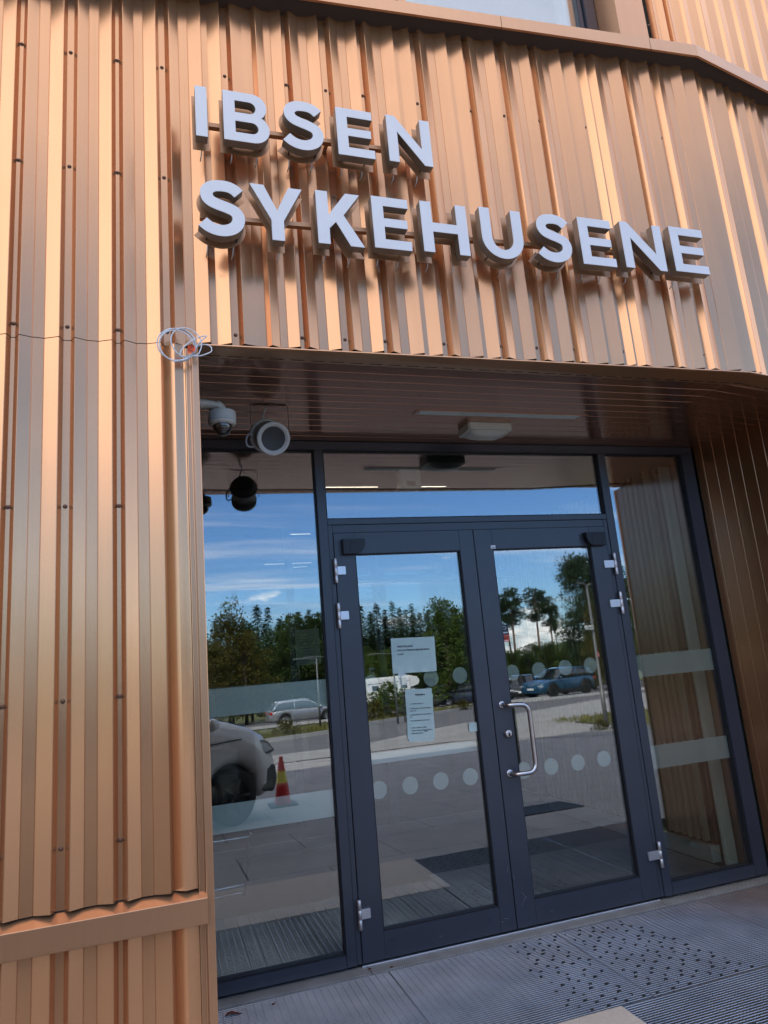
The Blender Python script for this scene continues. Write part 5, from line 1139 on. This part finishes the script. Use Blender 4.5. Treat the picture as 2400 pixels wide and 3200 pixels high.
def vehicle(name, label, cat, L, Wd, hood, roof, rear, wheels, wr, pk, belt, gl, floor=0.22, rim='rim', group=None, clad=False, rails=False, roofpaint=None, seg=30, lamps=True):
    """front at +x. hood: [(x, z)] upper outline of the lower body from the rear to the front, roof: [(x, z)] outline of the cabin roof, gl=(x rear glass base, x roof rear, x roof front, x windscreen base)"""
    root = empty(name, (0, 0, 0), 0, label, cat, group); w2 = Wd/2; bm = bmesh.new(); secs = []
    xs = sorted(set([hood[0][0]+.001]+[h_[0] for h_ in hood]+[-L/2+L*i/seg for i in range(1, seg)]))
    for x in xs:
        zt = interp(hood, x); e = min(x+L/2, L/2-x); tw = w2*(1-0.16*max(0, 1-e/0.55)**2.2) ; zb = floor+0.10*max(0, 1-e/0.5)
        for wx in wheels:
            if abs(x-wx) < wr+.07: zb = max(zb, wr+math.sqrt(max(0, (wr+.075)**2-(x-wx)**2)))
        zb = min(zb, zt-.12); zm = zb+(zt-zb)*.55
        secs.append((x, [(0.0, zb), (tw*.90, zb), (tw*.985, zb+(zm-zb)*.35), (tw, zm), (tw*.985, zb+(zt-zb)*.82), (tw*.93, zt-.015), (tw*.80, zt+.012), (0.0, zt+.035)]))
    loft(bm, secs); fix(bm); link_mesh('body', bm, PT[pk], root)
    # dark arches / underbody
    bm = bmesh.new(); box(bm, -L/2+.35, L/2-.35, -w2*.80, w2*.80, floor+.02, interp(hood, 0)*.62); link_mesh('underbody', bm, M['trim'], root)
    # cabin: glass shell with painted roof and pillars
    def cab(sc, z0off, mt, nm, inset, zcut=None):
        b_ = bmesh.new(); ss = []
        n = 16
        for i in range(n+1):
            x = gl[0]+(gl[3]-gl[0])*i/n; zr = interp([(gl[0], belt)]+roof+[(gl[3], interp(hood, gl[3]))], x); zbs = interp(hood, x)-.01 if x > gl[2] else belt-.02
            zr = max(zr, zbs+.01); wb = w2*.925-inset; wt = wb-(zr-belt)*.28
            ss.append((x, [(0, zbs), (wb, zbs), ((wb+wt)/2+.012, (zbs+zr)/2), (wt, zr-.05), (wt*.86, zr-.012), (0, zr+.01)]))
        loft(b_, ss); fix(b_); return link_mesh(nm, b_, mt, root)
    cab(1, 0, M['car_glass'], 'windows', 0.0)
    b_ = bmesh.new()
    rx = [gl[0]+(gl[3]-gl[0])*i/16 for i in range(17)]; rx = [x for x in rx if gl[1]-.01 <= x <= gl[2]+.01]; rx = [gl[1]]+[x for x in rx if gl[1] < x < gl[2]]+[gl[2]]
    ss = []
    for x in rx:
        zr = interp([(gl[0], belt)]+roof+[(gl[3], belt)], x); wt = w2*.925-(zr-belt)*.28
        ss.append((x, [(0, zr-.03), (wt+.012, zr-.075), (wt+.014, zr-.045), (wt*.88, zr+.006), (0, zr+.03)]))
    loft(b_, ss); fix(b_); rf = link_mesh('roof', b_, PT[roofpaint or pk], root)
    for sy in (-1, 1):                      # pillars
        b_ = bmesh.new(); zf = interp(roof, gl[2])-.03; zrr = interp(roof, gl[1])-.03
        def yb(z): return sy*(w2*.925-(z-belt)*.28+.006)
        tube(b_, [(gl[3], yb(belt), belt-.02), (gl[2], yb(zf), zf)], .028, 6); tube(b_, [(gl[0]+.05, yb(belt), belt-.02), (gl[1]+.03, yb(zrr), zrr)], .05, 6)
        xm = gl[1]*.45+gl[2]*.55; tube(b_, [(xm-.05, yb(belt), belt-.02), (xm-.07, yb(zf+.02), zf+.01)], .03, 6)
        link_mesh('pillars', b_, PT[pk] if sy else PT[pk], root)
        b_ = bmesh.new(); x = gl[3]-.18; lathe(b_, [(0, -.09), (.07, -.07), (.085, 0), (.07, .06), (0, .075)], 10, (x, sy*(w2+.09), belt+.07), (0, 1, 0)); link_mesh('mirror', b_, PT[pk], root)
        if rails: b_ = bmesh.new(); tube(b_, [(gl[1]+.1, sy*(w2*.60), zrr+.04), (gl[1]+.25, sy*(w2*.62), zrr+.10), (gl[2]-.1, sy*(w2*.62), zf+.115), (gl[2]+.1, sy*(w2*.60), zf+.03)], .018, 6); link_mesh('roof_rail', b_, M['alu'], root)
        # lamps
        zf_ = interp(hood, L/2-.12); b_ = bmesh.new(); box(b_, L/2-.34, L/2-.035, min(sy*w2*.55, sy*w2*.93), max(sy*w2*.55, sy*w2*.93), zf_-.20, zf_-.045, bev=.03)
        link_mesh('headlight', b_, M['lamp_w'], root) if lamps else b_.free()
        zr_ = interp(hood, -L/2+.1); b_ = bmesh.new(); box(b_, -L/2+.015, -L/2+.20, min(sy*w2*.60, sy*w2*.95), max(sy*w2*.60, sy*w2*.95), zr_-.20, zr_-.03, bev=.03); link_mesh('tail_light', b_, M['lamp_r'], root)
    for x, nm in ((L/2, 'front_bumper'), (-L/2, 'rear_bumper')):
        s_x = 1 if x > 0 else -1; b_ = bmesh.new(); box(b_, min(x-s_x*.30, x-s_x*.012), max(x-s_x*.30, x-s_x*.012), -w2*.80, w2*.80, floor+.06, floor+.24, bev=.03)
        bb = link_mesh(nm, b_, M['trim'], root); b_ = bmesh.new(); px = x-s_x*.004; box(b_, min(px, px-s_x*.02), max(px, px-s_x*.02), -.26, .26, floor+.26, floor+.37); link_mesh('licence_plate', b_, M['plate_w'], bb)
    if clad:
        for sy in (-1, 1):
            b_ = bmesh.new(); box(b_, wheels[0]+wr, wheels[1]-wr, min(sy*w2*.93, sy*(w2+.012)), max(sy*w2*.93, sy*(w2+.012)), floor, floor+.2, bev=.02)
            for wx in wheels:
                tube(b_, [(wx+(wr+.075)*math.cos(a), sy*(w2-.02), wr+(wr+.075)*math.sin(a)) for a in [math.pi*i/12 for i in range(13)]], .045, 6)
            link_mesh('side_cladding', b_, M['trim'], root)
    for wx in wheels:
        for sy in (-1, 1):
            b_ = bmesh.new(); yo = sy*(w2-.005); lathe(b_, [(wr*.60, 0), (wr*.93, 0), (wr, -.03), (wr, -.17), (wr*.93, -.2), (0, -.2)], 28, (wx, yo, wr), (0, sy, 0)); wh = link_mesh('wheel', b_, M['tyre'], root)
            b_ = bmesh.new(); lathe(b_, [(wr*.66, -.012), (wr*.62, -.03), (wr*.18, -.045), (wr*.12, -.02), (0, -.02)], 24, (wx, yo, wr), (0, sy, 0))
            for k in range(5):
                a = 2*math.pi*k/5; tube(b_, [(wx+wr*.1*math.cos(a), yo-sy*.012, wr+wr*.1*math.sin(a)), (wx+wr*.64*math.cos(a), yo-sy*.008, wr+wr*.64*math.sin(a))], wr*.075, 5)
            link_mesh('rim', b_, M[rim], wh)
    return root
def put(v, dx, d, yaw, ground=None, sc=1.0):
    x, y = at(dx, d); v.location = (x, y, (H(y)-.02) if ground is None else ground); v.rotation_euler = (0, 0, R(yaw)); v.scale = (sc,)*3; return v
def estate(nm, lb, pk, **kw): return vehicle(nm, lb, 'car', 4.7, 1.82, [(-2.35, .62), (-2.30, .88), (-2.2, .96), (-1.0, .98), (.9, .95), (1.5, .90), (2.1, .78), (2.32, .62), (2.35, .5)], [(-1.95, 1.38), (-1.5, 1.47), (-.2, 1.50), (.35, 1.44)], None, (-1.35, 1.42), .33, pk, .95, (-2.22, -1.85, .32, 1.12), rails=True, **kw)
def hatch(nm, lb, pk, **kw): return vehicle(nm, lb, 'car', 4.2, 1.78, [(-2.1, .6), (-2.05, .85), (-1.95, .95), (-.8, .97), (.8, .95), (1.35, .90), (1.9, .76), (2.08, .6), (2.1, .48)], [(-1.55, 1.38), (-1.1, 1.46), (-.1, 1.49), (.3, 1.43)], None, (-1.25, 1.3), .32, pk, .95, (-1.98, -1.5, .28, 1.02), **kw)
def suv(nm, lb, pk, **kw): return vehicle(nm, lb, 'car', 4.55, 1.9, [(-2.27, .7), (-2.24, .95), (-2.15, 1.06), (-1.0, 1.08), (.9, 1.06), (1.5, 1.03), (2.05, .95), (2.22, .8), (2.27, .6)], [(-1.85, 1.52), (-1.5, 1.62), (-.2, 1.66), (.3, 1.60)], None, (-1.33, 1.37), .37, pk, 1.06, (-2.1, -1.78, .28, .98), floor=.28, **kw)
put(estate('parked_car', 'grey silver estate car reflected through the frosted band of the left sidelight', 'silver'), .190, 47, -3)
put(suv('parked_car', 'blue off-road car with black wheel arches reflected in the right door glass', 'blue', rim='rim_dark', clad=True), .598, 43, 180-28+14, sc=1.14)
put(suv('parked_car', 'black off-road car at the left edge of the right door reflection', 'black', rim='rim_dark', clad=True), .535, 46, 180-60)
put(hatch('parked_car', 'dark car with pale roof line standing behind the blue one', 'navy'), .562, 53, 160)
put(hatch('parked_car', 'light grey car partly hidden behind the blue one, right side', 'silver'), .632, 51, 150)
put(suv('parked_car', 'tall black car whose front faces the road, left of the meeting stile reflection', 'black'), .425, 48, 222, sc=1.08)
put(suv('parked_car', 'dark grey tall car beside the black one near the meeting stile reflection', 'grey'), .462, 47, 215, sc=1.05)
put(estate('parked_car', 'dark car nose out beside the lower notice in the left door reflection', 'black'), .408, 50, 205)
put(hatch('parked_car', 'black car facing the road, nearest to the meeting stile reflection', 'navy'), .447, 45, 232)
put(hatch('parked_car', 'dark car in the row behind, right of the motorhome', 'grey'), .384, 48, 205)
put(estate('parked_car', 'dark estate car at the far right of the parking row', 'black'), .505, 52, 200)
# near white van
van = vehicle('van', 'white van parked at the left, its front and wheel reflected in the left sidelight', 'van', 4.9, 1.90,
    [(-2.45, .7), (-2.42, 1.2), (1.0, 1.24), (1.32, 1.38), (1.6, 1.31), (1.95, 1.20), (2.2, 1.07), (2.34, .93), (2.42, .78), (2.45, .60)], [(-2.3, 1.92), (-1.8, 1.97), (.3, 1.97), (.75, 1.88)], None, (-1.50, 1.66), .35, 'white', 1.24, (-2.4, -2.2, .70, 1.45), floor=.24, seg=60, lamps=False, rim='rim_dark')
van.location = (-0.84, -3.78, H(-3.8)); van.rotation_euler = (0, 0, R(-30)); van.scale = (.86,)*3
for sy in (-1, 1):
    def prism(nm, pts, ya, yb, mt, par, bev=0.0):
        bm = bmesh.new(); A = [bm.verts.new((x, sy*ya, z)) for x, z in pts]; B2 = [bm.verts.new((x-.02*(k > 0), sy*yb, z)) for k, (x, z) in enumerate(pts)]
        bm.faces.new(A); bm.faces.new(B2[::-1]); n = len(pts)
        for k in range(n): bm.faces.new((A[k], A[(k+1) % n], B2[(k+1) % n], B2[k]))
        fix(bm)
        if bev: bmesh.ops.bevel(bm, geom=bm.edges[:], offset=bev, segments=2, affect='EDGES')
        return link_mesh(nm, bm, mt, par)
    hl = prism('headlight', [(1.82, 1.085), (2.27, .985), (2.395, .84), (2.25, .80), (2.02, .86)], .52, .905, M['trim'], van, .012)
    prism('lens', [(1.93, 1.045), (2.25, .965), (2.36, .86), (2.22, .83), (2.06, .90)], .54, .9125, M['lamp_w'], hl, .008)
    prism('air_intake', [(2.12, .62), (2.40, .66), (2.425, .45), (2.36, .30), (2.16, .34)], .50, .895, M['trim'], van, .02)
    prism('side_line', [(.95, 1.055), (1.80, 1.075), (1.80, 1.062), (.95, 1.040)], .93, .9565, M['trim'], van)
    bm = bmesh.new(); box(bm, 1.22, 1.52, min(sy*.950, sy*.958), max(sy*.950, sy*.958), .985, 1.03); link_mesh('badge', bm, M['alu'], van)
    for q in ([(1.30, .78, 1.385), (1.75, .80, 1.275), (2.15, .77, 1.10)], [(1.30, .50, 1.405), (1.75, .52, 1.30), (2.15, .50, 1.13)]):
        bm = bmesh.new(); tube(bm, smooth_path([(x, sy*y, z+.004) for x, y, z in q], 4), .006, 5); link_mesh('bonnet_crease', bm, M['trim'], van)
# motorhome
mh = empty('motorhome', (0, 0, 0), 0, 'white motorhome reflected between the bush and the parking sign in the left door', 'motorhome')
bm = bmesh.new(); box(bm, -3.4, 1.4, -1.12, 1.12, .45, 2.95, bev=.12); pts = [(1.38, 1.75), (2.25, 1.95), (2.45, 2.3), (2.2, 2.72), (1.38, 2.93)]
A = [bm.verts.new((x, -1.08, z)) for x, z in pts]; B2 = [bm.verts.new((x, 1.08, z)) for x, z in pts]; bm.faces.new(A); bm.faces.new(B2[::-1])
for k in range(5): bm.faces.new((A[k], A[(k+1) % 5], B2[(k+1) % 5], B2[k]))
fix(bm); link_mesh('living_body', bm, PT['white'], mh)
bm = bmesh.new(); loft(bm, [(1.4, [(0, .4), (.98, .4), (1.0, 1.2), (.85, 1.74), (0, 1.76)]), (2.3, [(0, .4), (.98, .4), (.98, 1.15), (.82, 1.5), (0, 1.54)]), (2.75, [(0, .4), (.95, .4), (.95, 1.0), (.8, 1.12), (0, 1.14)]), (3.35, [(0, .45), (.85, .45), (.85, .8), (.7, .9), (0, .92)])]); fix(bm); link_mesh('cab', bm, PT['white'], mh)
bm = bmesh.new(); loft(bm, [(1.9, [(0, 1.1), (1.0, 1.1), (.93, 1.5), (.86, 1.70), (0, 1.72)]), (2.32, [(0, 1.1), (.99, 1.1), (.9, 1.35), (.83, 1.52), (0, 1.56)]), (2.78, [(0, 1.1), (.96, 1.1), (.9, 1.12), (.81, 1.14), (0, 1.16)])]); fix(bm); link_mesh('windscreen', bm, M['car_glass'], mh)
for x in (-2.6, -.6, .6):
    bm = bmesh.new(); box(bm, x-.35, x+.35, -1.135, 1.135, 1.7, 2.2, bev=.01); f = link_mesh('window', bm, M['trim'], mh); bm = bmesh.new(); box(bm, x-.29, x+.29, -1.14, 1.14, 1.75, 2.15); link_mesh('pane', bm, M['car_glass'], f)
bm = bmesh.new(); box(bm, -3.35, 1.2, -1.127, 1.127, 2.35, 2.42); link_mesh('side_stripe', bm, M['trim'], mh)
for x in (-1.9, 2.45):
    for sy in (-1, 1): bm = bmesh.new(); lathe(bm, [(0, .02), (.2, .02), (.33, 0), (.35, -.03), (.35, -.2), (0, -.2)], 24, (x, sy*1.02, .35), (0, sy, 0)); link_mesh('wheel', bm, M['tyre'], mh)
put(mh, .326, 70, -8)
# traffic cone
cn = empty('traffic_cone', (at(.1555, 9.75)[0], at(.1555, 9.75)[1], H(-5.0)), label='red traffic cone with a yellow band reflected in the left sidelight', cat='cone')
M['cone_red'] = mat('cone_red', (0.62, 0.030, 0.025), 0.45); M['cone_yellow'] = mat('cone_yellow', (0.72, 0.60, 0.03), 0.45)
cn.scale = (.88,)*3
def cr_at(z): return 0.030+(0.128-0.030)*(1-z/.70)
bm = bmesh.new(); lathe(bm, [(0, .70), (.028, .70), (.032, .68), (.030, .655), (cr_at(.62), .62), (cr_at(.50), .50), (cr_at(.50), .49), (cr_at(.32), .32), (cr_at(.03), .03)], 28, (0, 0, .0)); link_mesh('body', bm, M['cone_red'], cn)
bm = bmesh.new(); box(bm, -.2, .2, -.2, .2, 0, .035, bev=.008); link_mesh('base', bm, M['trim'], cn)
bm = bmesh.new(); lathe(bm, [(cr_at(.495)+.0012, .495), (cr_at(.33)+.0012, .33)], 28, (0, 0, 0)); link_mesh('band', bm, M['cone_yellow'], cn)
# lamp post with direction sign
M['post'] = mat('galvanised_post', (0.13, 0.13, 0.13), 0.5, 0.3)
x, y = at(.6735, 15.4); gz = H(y); hh = 1.42+.0963*15.4-gz
lp = empty('lamp_post', (x, y, gz), R(-33), label='grey double armed lamp post on the grass island reflected in the right door', cat='lamp post')
bm = bmesh.new(); tube(bm, [(0, 0, 0), (0, 0, .9), (0, 0, .91), (0, 0, hh)], [.055, .055, .038, .030], 12); link_mesh('pole', bm, M['post'], lp)
for s in (-1, 1):
    bm = bmesh.new(); tube(bm, [(0, 0, hh-.03), (s*.10, 0, hh), (s*.22, 0, hh+.03)], .018, 8); link_mesh('arm', bm, M['post'], lp)
    bm = bmesh.new(); box(bm, min(s*.20, s*.52), max(s*.20, s*.52), -.05, .05, hh+.02, hh+.05, bev=.008); link_mesh('lamp_head', bm, M['post'], lp)
zs_ = 1.42+.0268*15.4-gz
bm = bmesh.new(); pts = [(-.055, -.055), (-.52, -.055), (-.58, 0), (-.52, .055), (-.055, .055)]
A = [bm.verts.new((px, .045, zs_+pz)) for px, pz in pts]; B2 = [bm.verts.new((px, .035, zs_+pz)) for px, pz in pts]; bm.faces.new(A); bm.faces.new(B2[::-1])
for k in range(5): bm.faces.new((A[k], A[(k+1) % 5], B2[(k+1) % 5], B2[k]))
fix(bm); sg = link_mesh('direction_sign', bm, M['plate_w'], lp)
o = text_mesh('sign_text', 'Akutten  2', .085, M['black_ink'], lp, (-.09, .0465, zs_-.03), .40, rot=(R(90), 0, R(180)))
zr_ = 1.42-.017*15.4-gz; bm = bmesh.new(); box(bm, -.045, .045, .045, .055, zr_-.065, zr_+.065, bev=.004); link_mesh('red_sign', bm, mat('sign_red', (0.6, 0.015, 0.03), 0.4), lp)
for k in range(2): bm = bmesh.new(); box(bm, -.03, .03, .0555, .057, zr_-.02+.045*k-.02, zr_-.02+.045*k); link_mesh('sign_mark', bm, M['white_ink'], lp)
# slender lamp posts at the road
for i, (dx, d, dz, lb) in enumerate(((.2135, 34, .0135, 'thin roadside lamp post, left of the pair in the left sidelight reflection'), (.2270, 36, .0150, 'thin roadside lamp post, right of the pair in the left sidelight reflection'), (.3275, 30, .012, 'thin grey pole left of the upper notice in the left door reflection'))):
    x, y = at(dx, d); gz = H(y); hh = 1.42+dz*d-gz; r = empty('lamp_post', (x, y, gz), R(-20), label=lb, cat='lamp post', group='slender roadside lamp posts')
    bm = bmesh.new(); tube(bm, [(0, 0, 0), (0, 0, hh)], [.05, .035], 8); link_mesh('pole', bm, M['post'], r)
    bm = bmesh.new(); tube(bm, [(0, 0, hh-.02), (-.9, 0, hh+.02)], .02, 6); box(bm, -1.25, -.85, -.07, .07, hh, hh+.05); link_mesh('arm', bm, M['post'], r)
# parking sign
x, y = at(.3425, 31); gz = H(y); ps = empty('parking_sign', (x, y, gz), R(-18), label='parking sign on a pole reflected in the notices on the left door', cat='road sign')
bm = bmesh.new(); zt_ = 1.42+.0-.014*31-gz+.2; tube(bm, [(-.15, 0, 0), (-.15, 0, zt_)], .03, 8); link_mesh('pole', bm, M['post'], ps)
for z0, z1, nm, mt in ((zt_-.45, zt_+.0, 'parking_plate', mat('sign_blue', (0.35, .42, .55), .4)), (zt_-.85, zt_-.48, 'text_plate', M['plate_w'])):
    bm = bmesh.new(); box(bm, -.34, .08, .032, .042, z0, z1, bev=.003); link_mesh(nm, bm, mt, ps)
text_mesh('letter_p', 'P', .40, M['black_ink'], ps, (.0, .0435, zt_-.37), rot=(R(90), 0, R(180)), bold=.004)
for k in range(3): text_mesh('small_print', 'Besøkende 2t', .07, M['black_ink'], ps, (.05, .0435, zt_-.60-.1*k), .34, rot=(R(90), 0, R(180)))
# iron drain cover in the paving
dc = empty('drain_grate', (3.55, -1.80, H(-1.80)+0.003), R(12), label='dark iron drain grate in the paving reflected low in the doors', cat='drain grate')
bm = bmesh.new()
box(bm, -.32, .32, -.22, -.20, -.01, .008); box(bm, -.32, .32, .20, .22, -.01, .008); box(bm, -.32, -.30, -.20, .20, -.01, .008); box(bm, .30, .32, -.20, .20, -.01, .008)
for k in range(14): box(bm, -.29+k*.0425, -.275+k*.0425, -.20, .20, -.01, .006)
dc.rotation_euler = (math.atan(0.06), 0, R(0)); link_mesh('bars', bm, M['closer'], dc); bm = bmesh.new(); box(bm, -.30, .30, -.20, .20, .0005, .002); link_mesh('pit', bm, M['pit'], dc)
